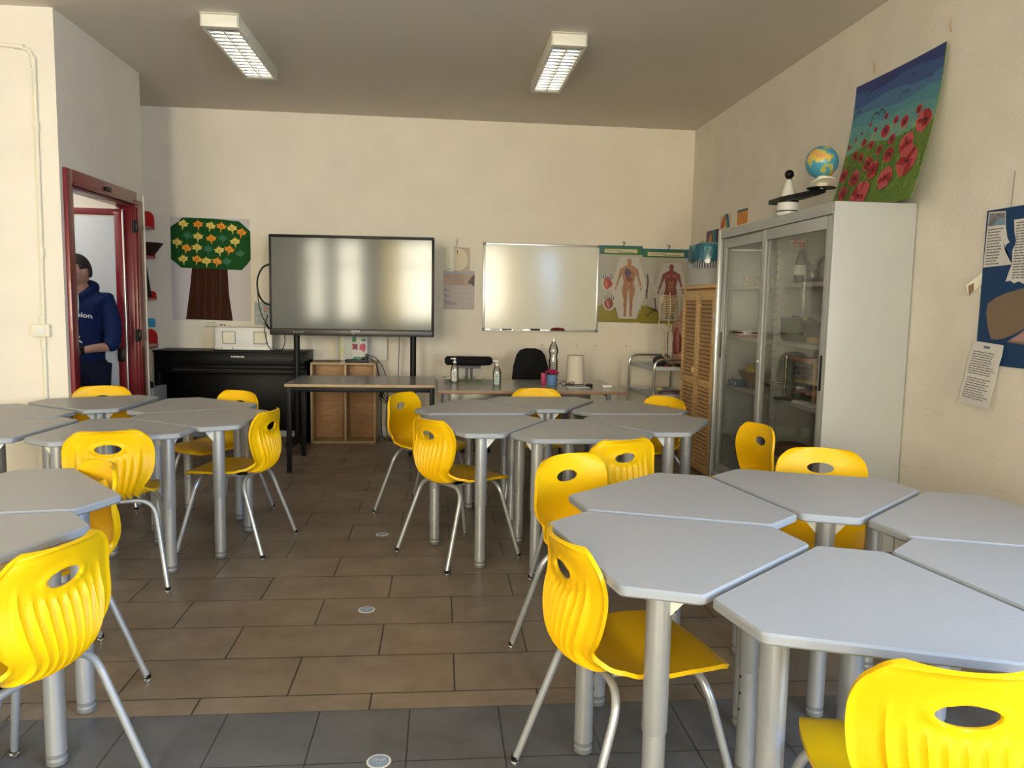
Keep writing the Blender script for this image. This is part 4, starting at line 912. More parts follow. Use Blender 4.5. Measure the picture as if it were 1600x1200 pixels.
# ================================================================ DESKS
fd = empty('desk', (-.628, 6.58, 0), 0, 'narrow desk with pale top and black legs in front of the display', 'desk')
b = B(); b.box((0, 0, .703), (1.185, .74, .022), M['woodh'], .003); b.box((0, 0, .7148), (1.178, .733, .002), M['deskgrey']); b.build('desktop', parent=fd)
b = B()
for y in (-.335, .335): b.box((0, y, .672), (1.11, .025, .040), M['blackmat'], .003)
for x in (-.565, .565): b.box((x, 0, .672), (.025, .65, .040), M['blackmat'], .003)
b.build('frame', parent=fd)
for x in (-.565, .565):
    for y in (-.335, .335): B().box((x, y, .346), (.036, .036, .692), M['blackmat'], .004).build('leg', parent=fd)
td = empty('teacher_desk', (.70, 6.24, 0), R(1), 'long teacher desk with grey top and brown edge, holding bottles and a lamp shade', 'desk')
b = B(); b.box((0, 0, .708), (1.44, .88, .024), M['brownedge'], .004); b.box((0, 0, .7205), (1.434, .874, .002), M['deskgrey']); b.build('desktop', parent=td)
b = B(); b.box((.0, .30, .50), (1.2, .018, .34), M['deskgrey'], .003); b.build('modesty_panel', parent=td)
for x in (-.66, -.10, .38, .60):
    for y in ((-.38, .38) if abs(x) > .5 else (.36,)): B().box((x, y, .349), (.035, .035, .698), M['rubber'], .004).build('leg', parent=td)
for x in (-.66, .60): B().box((x, 0, .685), (.03, .76, .028), M['rubber'], .003).build('rail', parent=td)

ZD = .722
def soap(x, y, h, lab, liquid, lbl):
    e = empty('soap_bottle', (x, y, ZD), R(-10), lab, 'bottle'); r = .031
    B().lathe([(r, 0), (r + .002, .006), (r + .002, h * .55), (r * .85, h * .66), (r * .4, h * .76), (r * .38, h * .80)], M['pet'], n=22, sy=.8).build('bottle_body', parent=e)
    B().lathe([(r - .004, .004), (r - .002, .01), (r - .002, h * .40)], liquid, n=18, sy=.8).build('liquid', parent=e)
    B().lathe([(.014, h * .79), (.014, h * .86), (.005, h * .87), (.005, h * .95)], M['white'], n=14).box((-.012, 0, h * .97), (.045, .014, .012), M['white'], .004).build('pump', parent=e)
    b = B(); b.box((0, -r * .8 - .002, h * .30), (.040, .0015, h * .42), lbl, .0005)
    for q in range(6): b.box((0, -r * .8 - .0032, h * (.16 + q * .055)), (.030 - .005 * (q % 2), .0008, .004), M['greytext'])
    b.build('label', parent=e)
soap(.122, 6.36, .205, 'clear pump bottle with white label at the left of the teacher desk', mat('pale_soap', (.42, .40, .30), .2), M['paper'])
soap(.455, 6.14, .205, 'clear pump bottle with greenish label, middle of the teacher desk', mat('green_soap', (.40, .46, .40), .2), mat('pale_green_label', (.45, .55, .48), .6))
lf = B(); random.seed(9); lm1 = mat('leaf_green', (.06, .20, .06), .6, noise=.4, nscale=30)
for i in range(46):
    c = Vector((.03 + random.random() * .34, 6.44 + random.uniform(-.05, .05), ZD + .004 + random.random() * .04)); a = random.uniform(0, 2 * pi); L_ = random.uniform(.03, .06); d_ = Vector((cos(a), sin(a) * .6, .15)); s_ = Vector((-sin(a), cos(a), .1)) * L_ * .22
    lf.quad([c - d_ * L_ / 2, c + s_, c + d_ * L_ / 2, c - s_], lm1)
lf.tube([(.05, 6.44, ZD + .006), (.2, 6.45, ZD + .010), (.36, 6.44, ZD + .006)], .003, lm1, 6, 1)
tag(lf.build('leafy_garland'), 'green leafy garland lying behind the left pump bottle', 'garland')
pb2 = empty('water_bottle', (.962, 6.52, ZD), 0, 'tall empty clear plastic bottle behind the flower pot', 'bottle')
prof = [(.034, 0), (.040, .012), (.040, .04)]
for i in range(6): prof += [(.037, .05 + i * .022), (.041, .06 + i * .022)]
prof += [(.034, .20), (.034, .23), (.041, .25), (.041, .275), (.030, .31), (.015, .335), (.013, .345)]
B().lathe(prof, M['pet'], n=24).build('bottle_body', parent=pb2); B().lathe([(.015, .343), (.015, .362)], M['alu'], n=14).build('neck_ring', parent=pb2)
fp = empty('flower_pot', (.915, 6.26, ZD), 0, 'small blue pot of magenta flowers on the teacher desk', 'flower pot')
blu = mat('pale_blue_pot', (.10, .22, .42), .5)
B().lathe([(.034, 0), (.044, .068), (.047, .070), (.047, .082), (.040, .082), (.038, .07)], blu, n=24).build('pot', parent=fp)
b = B(); random.seed(4); mg = mat('magenta_petal', (.42, .01, .08), .6)
for i in range(38):
    a = random.uniform(0, 2 * pi); r_ = random.uniform(0, .052); b.sphere((r_ * cos(a), r_ * sin(a), .095 + random.uniform(-.006, .03) * (1 - r_ * 8)), random.uniform(.009, .015), mg, 7, (1, 1, .6))
b.build('blossoms', parent=fp)
b = B()
for i in range(9):
    a = i * .7 + .3; b.quad([(.02 * cos(a), .02 * sin(a), .08), (.045 * cos(a + .2), .045 * sin(a + .2), .095), (.062 * cos(a), .062 * sin(a), .075), (.045 * cos(a - .2), .045 * sin(a - .2), .088)], lm1)
b.build('leaves', parent=fp)
tag(B().box((.855, 6.33, ZD + .045), (.04, .06, .09), mat('magenta_box', (.38, .01, .09), .5), .004).build('magenta_cup'), 'magenta cup half hidden behind the blue flower pot', 'cup')
lsx, lsy = 1.125, 6.36
tag(B().lathe([(.078, .0), (.078, .012), (.074, .11), (.069, .233), (.066, .233), (.071, .11), (.075, .012), (.075, 0)], mat('cream_shade', (.62, .56, .46), .8), (lsx, lsy, ZD + .005), 36, cap=False).lathe([(.066, .228), (.066, .232)], mat('shade_top', (.45, .42, .35), .8), (lsx, lsy, ZD + .005), 30).build('lamp_shade'), 'tall cream tapered lamp shade standing on the teacher desk', 'lamp shade')
tag(B().lathe([(.022, 0), (.03, .008), (.028, .02), (.01, .028)], M['black'], (1.20, 6.12, ZD), 18, sx=1, sy=1.5).build('computer_mouse'), 'black computer mouse at the foot of the lamp shade', 'mouse')
gl = empty('glasses', (1.03, 6.13, ZD), R(15), 'dark rimmed glasses lying before the lamp shade', 'glasses')
for s in (-1, 1): B().tube([(s * .033 + .024 * cos(a), .012, .022 + .018 * sin(a)) for a in [i * pi / 8 for i in range(17)]], .0025, M['black'], 6).build('rim', parent=gl); 
for s in (-1, 1): B().tube([(s * .06, .012, .03), (s * .05, .08, .012), (s * .03, .13, .004)], .0025, M['black'], 6, 1).build('temple', parent=gl)
tag(B().box((1.09, 6.07, ZD + .003), (.18, .11, .004), M['paper'], .001, rot=R(14)).box((1.08, 6.07, ZD + .007), (.12, .07, .003), mat('blue_grey_card', (.30, .32, .38), .6), .001, rot=R(-12)).build('loose_papers'), 'loose pale papers before the lamp shade', 'papers')
tag(B().box((1.335, 6.08, ZD + .012), (.075, .04, .022), M['paper'], .003).build('board_eraser'), 'small white block at the right end of the teacher desk', 'eraser')

# office chair behind the desk
oc = empty('office_chair', (.85, 7.25, 0), R(4), 'black office chair with rounded back behind the teacher desk', 'chair')
fab = mat('black_fabric', (.012, .012, .012), .95, bump=.1, bscale=400)
b = B(); pts = [(-.17, .0), (-.178, .04), (-.165, .18), (-.135, .29), (-.10, .335), (-.05, .352), (.05, .352), (.10, .335), (.135, .29), (.165, .18), (.178, .04), (.17, 0)]
b.prism(round_poly(pts[::-1], .03), -.03, .03, fab, bev=.015, f=lambda v: Vector((v.x, v.z + .10 * (v.x / .18) ** 2 * -.3, .61 + v.y))); b.build('backrest', parent=oc)
B().prism(round_poly([(-.22, -.42), (.22, -.42), (.22, -.02), (-.22, -.02)], .06), .44, .50, fab, bev=.02).build('seat', parent=oc)
B().box((0, .045, .52), (.06, .02, .34), M['black'], .004).box((0, -.09, .435), (.06, .28, .02), M['black'], .004).build('back_bracket', parent=oc)
b = B().cyl((0, -.22, .09), (0, -.22, .44), .025, M['black'], 16)
for i in range(5): b.tube([(0, -.22, .10), (.26 * cos(i * 1.2566), -.22 + .26 * sin(i * 1.2566), .075)], [.022, .014], M['black'], 8)
b.build('star_base', parent=oc)
for i in range(5): B().lathe([(.026, -.012), (.026, .012)], M['black'], (.26 * cos(i * 1.2566), -.22 + .26 * sin(i * 1.2566), .027), 14, (1, 0, 0)).cyl((.26 * cos(i * 1.2566), -.22 + .26 * sin(i * 1.2566), .03), (.26 * cos(i * 1.2566), -.22 + .26 * sin(i * 1.2566), .08), .008, M['black']).build('caster', parent=oc)
# stand with black case
ks = empty('equipment_stand', (.275, 7.28, 0), 0, 'grey double post stand carrying a black case, behind the teacher desk', 'stand')
B().box((0, 0, .782), (.215, .20, .022), M['greytext'], .003).build('platform', parent=ks)
for x in (-.022, .022): B().cyl((x, 0, .02), (x, 0, .772), .013, M['rubber'], 14).build('post', parent=ks)
B().box((0, 0, .015), (.40, .40, .03), M['black'], .005).build('foot_plate', parent=ks)
cs = tag(B().prism(round_poly([(-.225, -.055), (.15, -.055), (.235, .0), (.20, .055), (-.225, .055)], .03), .794, .876, mat('black_nylon', (.010, .010, .011), .8, bump=.5, bscale=70), bev=.022).build('black_case', loc=(.27, 7.28, 0)), 'long black padded case lying on the grey stand', 'case')
B().tube([(.23, 0, .83), (.25, -.02, .80), (.235, -.03, .76)], .003, M['black'], 6, 1).build('strap', parent=cs)

# ================================================================ SHELF UNIT, WHITE PANEL, BAG, CABLES
su = empty('wooden_shelf_unit', (-.925, 7.70, 0), R(0.6), 'two bay open oak shelf unit under the display, standing on the floor', 'shelf unit')
b = B(); W_, D_, H_, t = .62, .36, .785, .02
for x in (-W_ / 2 + t / 2, .02, W_ / 2 - t / 2): b.box((x, 0, H_ / 2), (t, D_, H_ - .002), M['woodh'], .002)
for z in (t / 2, H_ - t / 2): b.box((0, 0, z), (W_, D_, t), M['woodh'], .002)
b.build('frame', parent=su); B().box((0, D_ / 2 - .11, H_ / 2), (W_ - .03, .008, H_ - .03), M['wood']).build('back_board', parent=su)
wp = tag(B().box((-.79, 7.885, 1.03), (.52, .02, .49), M['white'], .003).box((-.99, 7.872, 1.03), (.11, .004, .48), M['paper']).build('drawing_board'), 'white board leaning behind the colourful bag under the display', 'board')
gbg = empty('gift_bag', (-.83, 7.62, .785), R(4), 'colourful printed bag on the oak shelf unit under the display', 'bag')
b = Sheet(lambda u, v: Vector((-.125 + .25 * u, -.04 + .01 * sin(u * 6), .25 * v)), (0, -1, 0), .25, .25)
b.base(mat('bag_white', (.62, .60, .58), .5), 6, 4); GC_ = dict(r=mat('bag_red', (.50, .02, .04), .4), p=mat('bag_plum', (.25, .02, .10), .4), g=mat('bag_green', (.04, .25, .10), .4), y=mat('bag_yellow', (.55, .58, .15), .4), bl=mat('bag_blue', (.20, .42, .62), .4), o=mat('bag_orange', (.65, .35, .03), .4), k=M['ink'])
for s_ in [('bl', .30, .88, .12, .10), ('g', .48, .88, .13, .12), ('y', .06, .5, .06, .48), ('p', .45, .62, .22, .10), ('o', .18, .32, .10, .20), ('r', .30, .30, .14, .20), ('r', .85, .58, .09, .17), ('g', .62, .13, .18, .10), ('k', .93, .86, .03, .03), ('g', .85, .88, .08, .06)]:
    b.blob(s_[1], s_[2], s_[3], s_[4], GC_[s_[0]], 14, .15)
for i in range(3): b.rect(.45 + i * .13, .48, .51 + i * .13, .72, GC_['p'] if i % 2 else GC_['r'])
b.build('printed_front', parent=gbg, smooth=False)
B().box((0, .0, .125), (.24, .07, .25), mat('bag_side', (.50, .52, .45), .5), .01).build('bag_body', parent=gbg)
st = tag(B().box((-.795, 7.56, .80), (.22, .06, .034), M['black'], .006).box((-.72, 7.57, .825), (.06, .05, .03), M['black'], .006).box((-.70, 7.56, .85), (.03, .03, .04), M['black'], .005).build('power_strip'), 'black power strip with plugs before the colourful bag', 'power strip')
def cable(name, pts, r, lab, sm=2, m=None): return tag(B().tube(pts, r, m or M['black'], 7, sm).build(name), lab, 'cable')
cable('power_cable', [(-1.20, 7.55, .80), (-1.12, 7.56, .797), (-.98, 7.55, .80), (-.90, 7.55, .80)], .004, 'black cable lying on the oak shelf unit')
cable('hanging_cable', [(-.70, 7.56, .84), (-.62, 7.54, .80), (-.585, 7.55, .68), (-.565, 7.58, .45), (-.57, 7.60, .20), (-.56, 7.62, .03), (-.46, 7.60, .008), (-.35, 7.62, .008)], .005, 'black cable bundle hanging down the right side of the oak unit')
cable('second_hanging_cable', [(-.70, 7.57, .86), (-.60, 7.56, .83), (-.53, 7.60, .70), (-.50, 7.62, .50), (-.53, 7.62, .2), (-.50, 7.62, .010), (-.42, 7.66, .008)], .004, 'thinner black cable arcing from the power strip to the floor')
b = B(); random.seed(2)
for i in range(6): 
    rx, rz_ = .062 + random.uniform(-.012, .018), .085 + random.uniform(-.02, .02); cx_ = -.497 + random.uniform(-.012, .012); cz_ = .49 + random.uniform(-.015, .01)
    b.tube([(cx_ + rx * cos(a), 7.66 + .004 * i, cz_ + rz_ * sin(a)) for a in [j * pi / 12 for j in range(25)]], .0035, M['black'], 6)
tag(b.build('coiled_cable'), 'coil of thin black cable hanging below the front desk top', 'cable')
vc = cable('plug_cable', [(-.395, 7.60, 1.30), (-.392, 7.61, 1.0), (-.405, 7.60, .7), (-.40, 7.60, .45), (-.408, 7.60, .12), (-.408, 7.60, .11)], .0035, 'thin black cable with a plug hanging straight down from the display')
B().box((-.408, 7.60, .085), (.03, .025, .05), M['black'], .006).build('plug', parent=vc)
tag(B().tube([(-1.535, 7.20, 1.69), (-1.60, 7.22, 1.665), (-1.655, 7.25, 1.56), (-1.65, 7.25, 1.44), (-1.60, 7.22, 1.35), (-1.53, 7.19, 1.325)], .008, M['black'], 8, 3).build('looped_cable'), 'thick black cable looping out from the left edge of the display', 'cable')
cp = cable('thin_cable', [(-1.65, 7.26, 1.55), (-1.655, 7.27, 1.40), (-1.64, 7.30, 1.25), (-1.60, 7.34, 1.16), (-1.59, 7.35, 1.14)], .004, 'thin black cable with a connector hanging beside the speckled picture')
B().tube([(-1.595, 7.345, 1.145), (-1.575, 7.36, 1.105)], .010, M['black'], 8).build('connector', parent=cp)
cable('drooping_cable', [(-1.55, 7.19, 1.24), (-1.60, 7.25, 1.10), (-1.60, 7.40, .95), (-1.585, 7.50, .895)], .004, 'black cable drooping from the display onto the piano, left one')
cable('short_drooping_cable', [(-1.41, 7.22, 1.07), (-1.42, 7.30, .98), (-1.47, 7.42, .91), (-1.52, 7.50, .892)], .004, 'black cable drooping from the display onto the piano, right one')
struct(B().box((-.30, yback(-.3) - .008, .04), (5.5, .016, .08), M['white'], .002, rot=WROT).build('baseboard_back'))

# ================================================================ PIANO
pn = empty('digital_piano', (-1.965, 7.65, 0), 0, 'black upright digital piano along the back wall left of the display', 'piano')
pm = mat('piano_satin_black', (.0025, .0025, .0025), .42, spec=.16)
b = B(); L_ = 1.40
b.box((0, .05, .79), (L_, .38, .16), pm, .004).box((0, .04, .878), (L_ + .01, .42, .016), pm, .004); b.build('key_block', parent=pn)
b = B()
b.box((0, -.145, .80), (L_ - .03, .012, .10), pm, .003).box((0, -.155, .735), (L_ - .03, .02, .03), pm, .004).box((0, -.165, .69), (L_ - .03, .03, .03), pm, .005).build('fallboard', parent=pn)
b = B(); b.box((0, .10, .37), (L_ - .06, .02, .56), pm, .003); b.build('lower_panel', parent=pn)
for s in (-1, 1):
    B().box((s * (L_ / 2 - .015), .05, .40), (.03, .38, .80), pm, .004).build('side_panel', parent=pn)
    B().box((s * (L_ / 2 - .04), -.15, .35), (.045, .045, .66), pm, .004).build('front_leg', parent=pn)
    B().box((s * (L_ / 2 - .03), .0, .015), (.05, .44, .03), pm, .004).build('foot', parent=pn)
b = B(); b.box((0, .06, .05), (.26, .08, .05), pm, .004)
for x in (-.06, 0, .06): b.box((x, -.01, .045), (.025, .09, .008), M['alu'], .003)
b.build('pedals', parent=pn)
b = B(); lettering(b, 'YAMAHA', .026, M['alu'], lambda u, v: (u + .065, -.1535, .832 + v), .125); b.build('brand_mark', parent=pn, smooth=False, fix=False)
wb = empty('white_case', (-1.855, 7.60, .888), 0, 'white plastic case with two square openings on top of the piano', 'case')
b = B(); b.box((0, 0, .115), (.53, .10, .21), M['white'], .010); b.box((0, -.006, .022), (.53, .11, .034), M['white'], .008)
for x in (-.135, .155): b.box((x, -.050, .122), (.122, .006, .118), M['rubber'], .002)
b.build('shell', parent=wb)
for x in (-.135, .155): B().box((x, -.0525, .122), (.110, .006, .106), M['cream'], .003).build('opening', parent=wb)
b = B(); b.box((0, 0, .0045), (.55, .13, .009), M['black'], .003); b.build('base_plate', parent=wb)
for x in (-.24, -.2, -.10, .12, .2, .24): B().lathe([(.006, 0), (.006, .002)], M['chrome'], (x, -.061, .022), 10, (0, -1, 0)).build('stud', parent=wb)
tag(B().prism(round_poly([(-2.80, 7.02), (-2.50, 7.02), (-2.50, 7.36), (-2.80, 7.36)], .02), .0, .55, mat('pale_bin_grey', (.34, .36, .34), .5), bev=.01, f=lambda v: Vector((v.x, v.y, v.z + (.03 if v.z > .3 and v.x > -2.6 else 0)))).build('pale_grey_bin'), 'pale grey bin in the corner left of the piano', 'bin')
tag(B().lathe([(.02, 0), (.05, .02), (.05, .07), (.02, .09)], M['darknavy'], (-2.62, 7.14, .55), 14, sx=1.5).build('dark_bundle'), 'small dark bundle on the pale grey bin', 'bundle')

# ================================================================ ALCOVE SHELVES
def red_shelf(y0, y1, z, lab, hh=.15):
    e = empty('red_shelf', (-2.995, (y0 + y1) / 2, z), 0, lab, 'shelf', 'red shelves in the alcove'); w2 = (y1 - y0) / 2
    B().box((.135, 0, -.010), (.27, y1 - y0, .018), M['redshelf'], .002).build('board', parent=e)
    for s in (-1, 1):
        pts = round_poly([(.0, -.018), (.27, -.018), (.27, hh), (0, hh)], .001)
        poly = [(.0, -.02), (.27, -.02), (.27, hh * .55)] + [(.27 - .06 * (1 - cos(a)), hh * .55 + hh * .45 * sin(a)) for a in (.4, .8, 1.2, pi / 2)] + [(0, hh)]
        B().prism(poly, -.008, .008, M['redshelf'], f=lambda v, s=s: Vector((v.x, s * (w2 - .008) - v.z, v.y))).build('side_panel', parent=e)
red_shelf(7.22, 7.80, 2.04, 'red wall shelf in the alcove, topmost of four'); red_shelf(7.22, 7.80, 1.765, 'red wall shelf carrying the dark basket', .12)
red_shelf(7.22, 7.80, 1.37, 'red wall shelf under the hanging dark cloth', .07); red_shelf(7.22, 7.80, .91, 'red wall shelf just above the piano top, lowest of four', .16)
tag(B().lathe([(.13, 0), (.15, .02), (.21, .10), (.215, .105), (.19, .10), (.12, .02)], mat('dark_wicker', (.045, .015, .012), .8, bump=.8, bscale=150), (-2.80, 7.60, 1.775), 28, sx=1.0, sy=.8, cap=False).lathe([(.13, 0), (.13, .01)], mat('dark_wicker', (.0, .0, .0)), (-2.80, 7.60, 1.775), 20, sy=.8).build('wicker_basket'), 'dark reddish wicker basket on a red alcove shelf', 'basket')
b = B(); b.prism([(-.10, 0), (.12, 0), (.08, .30), (-.08, .30)], -.16, .16, mat('black_cloth', (.008, .010, .010), .9), bev=.02, f=lambda v: Vector((-2.86 + v.x, 7.58 + v.z, 1.378 + v.y)))
tag(b.build('black_cloth'), 'black folded cloth standing on a red alcove shelf', 'cloth')
tag(B().box((-2.80, 7.86, 1.13), (.07, .02, .085), mat('sky_blue_plastic', (.05, .30, .50), .5), .004).box((-2.86, 7.872, 1.13), (.1, .02, .02), M['white']).build('blue_holder'), 'small sky blue holder on the wall above the lowest red shelf', 'holder')
tag(B().box((-2.80, 7.55, .925), (.24, .34, .02), M['woodh'], .003, rot=R(5)).build('wooden_tray'), 'thin pale wooden tray on the lowest red alcove shelf', 'tray')

# ================================================================ WHITEBOARD AND WALL PICTURES
def FW(x0, z0, x1, z1, off=.006):
    return lambda u, v: Vector((x0 + (x1 - x0) * u, yback(x0 + (x1 - x0) * u) - off, z0 + (z1 - z0) * v))
wbx0, wbx1, wz0, wz1 = .430, 1.632, 1.098, 1.990
e = empty('whiteboard', ((wbx0 + wbx1) / 2, yback(1.03), 0), WROT, 'white enamel board with aluminium frame on the back wall', 'whiteboard'); hw_ = (wbx1 - wbx0) / 2
B().box((0, -.012, (wz0 + wz1) / 2), (2 * hw_ - .03, .012, wz1 - wz0 - .03), M['whiteboard']).build('writing_surface', parent=e, smooth=False)
b = B()
for z in (wz0 + .011, wz1 - .011): b.box((0, -.013, z), (2 * hw_ - .04, .024, .022), M['alu'], .004)
for s in (-1, 1): b.box((s * (hw_ - .011), -.013, (wz0 + wz1) / 2), (.022, .024, wz1 - wz0 - .04), M['alu'], .004)
b.build('frame', parent=e)
for s in (-1, 1):
    for z in (wz0 + .013, wz1 - .013): B().box((s * (hw_ - .013), -.014, z), (.034, .030, .034), mat('grey_corner', (.22, .24, .23), .5), .012).build('corner_cap', parent=e)
B().box((0, -.035, wz0 + .004), (2 * hw_ - .10, .045, .006), M['alu'], .002).build('pen_tray', parent=e)
tag(B().box((.975, yback(.97) - .040, wz0 + .017), (.10, .030, .020), M['black'], .004).build('board_marker_box'), 'black eraser on the whiteboard tray', 'eraser')
tag(B().prism(round_poly([(1.13, 0), (1.29, 0), (1.27, .028), (1.21, .036), (1.15, .028)], .008), -.02, .02, mat('dark_red_felt', (.13, .02, .02), .7), f=lambda v: Vector((v.x, yback(1.2) - .040 - v.z, wz0 + .007 + v.y))).build('red_eraser'), 'dark red rounded eraser on the whiteboard tray', 'eraser')
for i, (x, c_) in enumerate(((.56, M['white']), (.68, M['greytext']), (.80, M['white']))):
    tag(B().cyl((x - .05, yback(x) - .040, wz0 + .014), (x + .05, yback(x) - .040, wz0 + .014), .007, c_, 10).build('marker_pen'), ('white marker at the left end of the whiteboard tray', 'grey marker on the whiteboard tray, middle of three', 'white marker nearest the black eraser')[i], 'marker')

# leaf tree poster
tp = Sheet(FW(-2.615, 1.158, -1.868, 2.155, .004), (0, -1, 0), .747, .997); tp.base(mat('lilac_sheet', (.60, .56, .58), .8), 1, 1)
U = lambda x, z: ((x + 2.615) / .747, (z - 1.158) / .997)
tp.N = Vector((0, -1, 0)); trunk = mat('brown_crepe', (.062, .017, .005), .8, noise=.45, nscale=25, stretch=(3, 1, .2))
tp.shape([U(-2.488, 1.168), U(-2.043, 1.16), U(-2.075, 1.42), U(-2.085, 1.67), U(-2.42, 1.67), U(-2.44, 1.50)], trunk)
for x in (-2.36, -2.29, -2.22, -2.15): tp.line([U(x - .015, 1.17), U(x, 1.64)], .004, M['ink'])
crown = [U(-2.615, 1.75), U(-2.612, 2.06), U(-2.555, 2.10), U(-2.497, 2.152), U(-2.20, 2.148), U(-1.965, 2.130), U(-1.92, 2.09), U(-1.862, 2.035), U(-1.862, 1.76), U(-1.90, 1.71), U(-1.95, 1.657), U(-2.24, 1.664), U(-2.52, 1.668), U(-2.57, 1.715)]
tp.shape(crown, mat('dark_green_card', (.008, .075, .012), .7))
def leaf_pts(cx, cy, s, rot):
    base = [(0, 1), (.22, .55), (.45, .72), (.42, .40), (1.0, .42), (.72, .10), (.85, -.18), (.38, -.30), (.10, -.48), (.06, -1.0), (-.06, -1.0), (-.10, -.48), (-.38, -.30), (-.85, -.18), (-.72, .10), (-1.0, .42), (-.42, .40), (-.45, .72), (-.22, .55)]
    return [(cx + s * (x * cos(rot) - y * sin(rot)) / .747, cy + s * (x * sin(rot) + y * cos(rot)) / .997) for x, y in base]
ly, lo_, lg_ = mat('yellow_leaf', (.80, .62, .14), .7), mat('orange_leaf', (.85, .33, .03), .7), mat('green_leaf', (.03, .16, .075), .7)
LV = [(222, 128, 'y'), (362, 130, 'o'), (477, 140, 'y'), (578, 143, 'o'), (680, 158, 'y'), (767, 195, 'o'), (260, 238, 'g'), (358, 245, 'y'), (482, 262, 'o'), (590, 255, 'g'), (706, 285, 'y'), (162, 305, 'y'), (247, 358, 'o'), (346, 350, 'y'), (450, 362, 'g'), (556, 372, 'y'), (649, 362, 'o'), (752, 398, 'g'), (215, 462, 'y'), (343, 462, 'o'), (432, 478, 'y'), (532, 480, 'o'), (625, 478, 'g')]
random.seed(21)
for zx, zy, c_ in LV:
    x = -2.615 + (zx - 100) / 745 * .747; z = 2.150 - (zy - 65) / 485 * .49; u, v = U(x, z); rt_ = random.uniform(-.25, .15)
    tp.shape(leaf_pts(u, v, .052, rt_), {'y': ly, 'o': lo_, 'g': lg_}[c_])
    for q in range(4): tp.line([(u - .028, v + .012 - q * .009), (u + .026 * random.uniform(.5, 1), v + .014 - q * .009)], .0022, M['ink'] if c_ != 'g' else M['greytext'])
tag(tp.build('leaf_tree_poster', smooth=False), 'paper tree poster with green crown of named leaves on the back wall', 'poster')
nt2 = Sheet(FW(-2.318, 1.085, -2.106, 1.150, .005), (0, -1, 0), .212, .065); nt2.base(M['cream'], 1, 1)
nt2.write('21 NOVEMBRE', .30, .80, .018, M['ink'], .10); nt2.write('Giornata Nazionale', .30, .52, .015, M['ink'], .11); nt2.write('DEGLI ALBERI', .30, .20, .022, M['ink'], .12, .0004)
for q in range(3): nt2.blob(.72 + q * .1, .5, .035, .16, M['greytext'], 8, .3)
tag(nt2.build('tree_day_note', smooth=False), 'small cream printed strip under the leaf tree poster', 'notice')
sp2 = Sheet(FW(-1.835, 1.118, -1.55, 1.350, .005), (0, -1, 0), .285, .23); sp2.base(mat('speckled_sheet', (.45, .50, .50), .8), 1, 1); random.seed(8)
for i in range(420): sp2.blob(random.uniform(.02, .98), random.uniform(.02, .98), .012, .014, (M['ink'], mat('speck_blue', (.06, .13, .18), .7), M['paper'])[i % 3], 5, .3)
for i in range(16): sp2.blob(random.uniform(.30, .6), random.uniform(.55, .75), .022, .03, mat('speck_pink', (.60, .16, .16), .7), 6, .3)
tag(sp2.build('speckled_picture', smooth=False), 'black and white speckled picture with red shape left of the display', 'picture')

# calendar pair
cm_ = mat('calendar_violet', (.42, .37, .36), .5); cl = Sheet(FW(.030, 1.308, .346, 1.700, .004), (0, -1, 0), .316, .39); cl.base(cm_, 1, 1)
cl.rect(.0, .62, 1, .95, mat('calendar_sunset', (.48, .34, .26), .5, noise=.3, nscale=8)); cl.shape([(.78, .70), (.9, .84), (1, .92), (1, .60), (.88, .66)], mat('calendar_dark', (.07, .05, .05), .5)); cl.rect(0, .93, 1, 1, mat('calendar_blue', (.34, .37, .42), .5))
for v in (.50, .36, .22): cl.rect(.04, v, .10, v + .02, M['ink']); cl.rect(.04, v - .03, .22, v - .018, M['greytext']); cl.rect(.3, v, .95, v + .003, M['paper'])
cl.textlines(.05, .45, .12, .18, 2, M['greytext'])
tag(cl.build('month_calendar', smooth=False), 'pale violet calendar sheet hanging below the open booklet', 'calendar')
bk2 = empty('open_booklet', (.045, yback(.045) - .006, 1.690), WROT, 'open cream booklet with round dial hanging above the calendar', 'booklet')
b = Sheet(lambda u, v: Vector((.085 + .165 * u, -.006 - .02 * (1 - u) ** 2, .244 * v)), (0, -1, 0), .165, .244); b.base(mat('booklet_pink', (.60, .48, .38), .6, noise=.2, nscale=50), 4, 1)
b.blob(.30, .5, .58, .46, mat('dial_ring', (.70, .64, .48), .6), 28); b.blob(.28, .5, .52, .41, mat('dial_cream', (.74, .62, .36), .6), 28); b.line([(-.0, .10), (.24, .92)], .012, M['ink'])
b.build('dial_page', parent=bk2, smooth=False)
b = Sheet(lambda u, v: Vector((.0 + .090 * u, -.012 - .035 * sin(u * 2.2), .246 * v)), (0, -1, 0), .09, .246); b.base(mat('booklet_white', (.82, .80, .66), .6), 6, 1); b.textlines(.15, .85, .04, .14, 2, M['greytext'], .3)
b.build('folded_page', parent=bk2, smooth=False)
B().tube([(.115, -.006, .244), (.12, -.004, .30), (.125, -.002, .345)], .002, M['greytext'], 5).box((.118, -.006, .30), (.006, .006, .012), M['black']).build('hanging_string', parent=bk2)

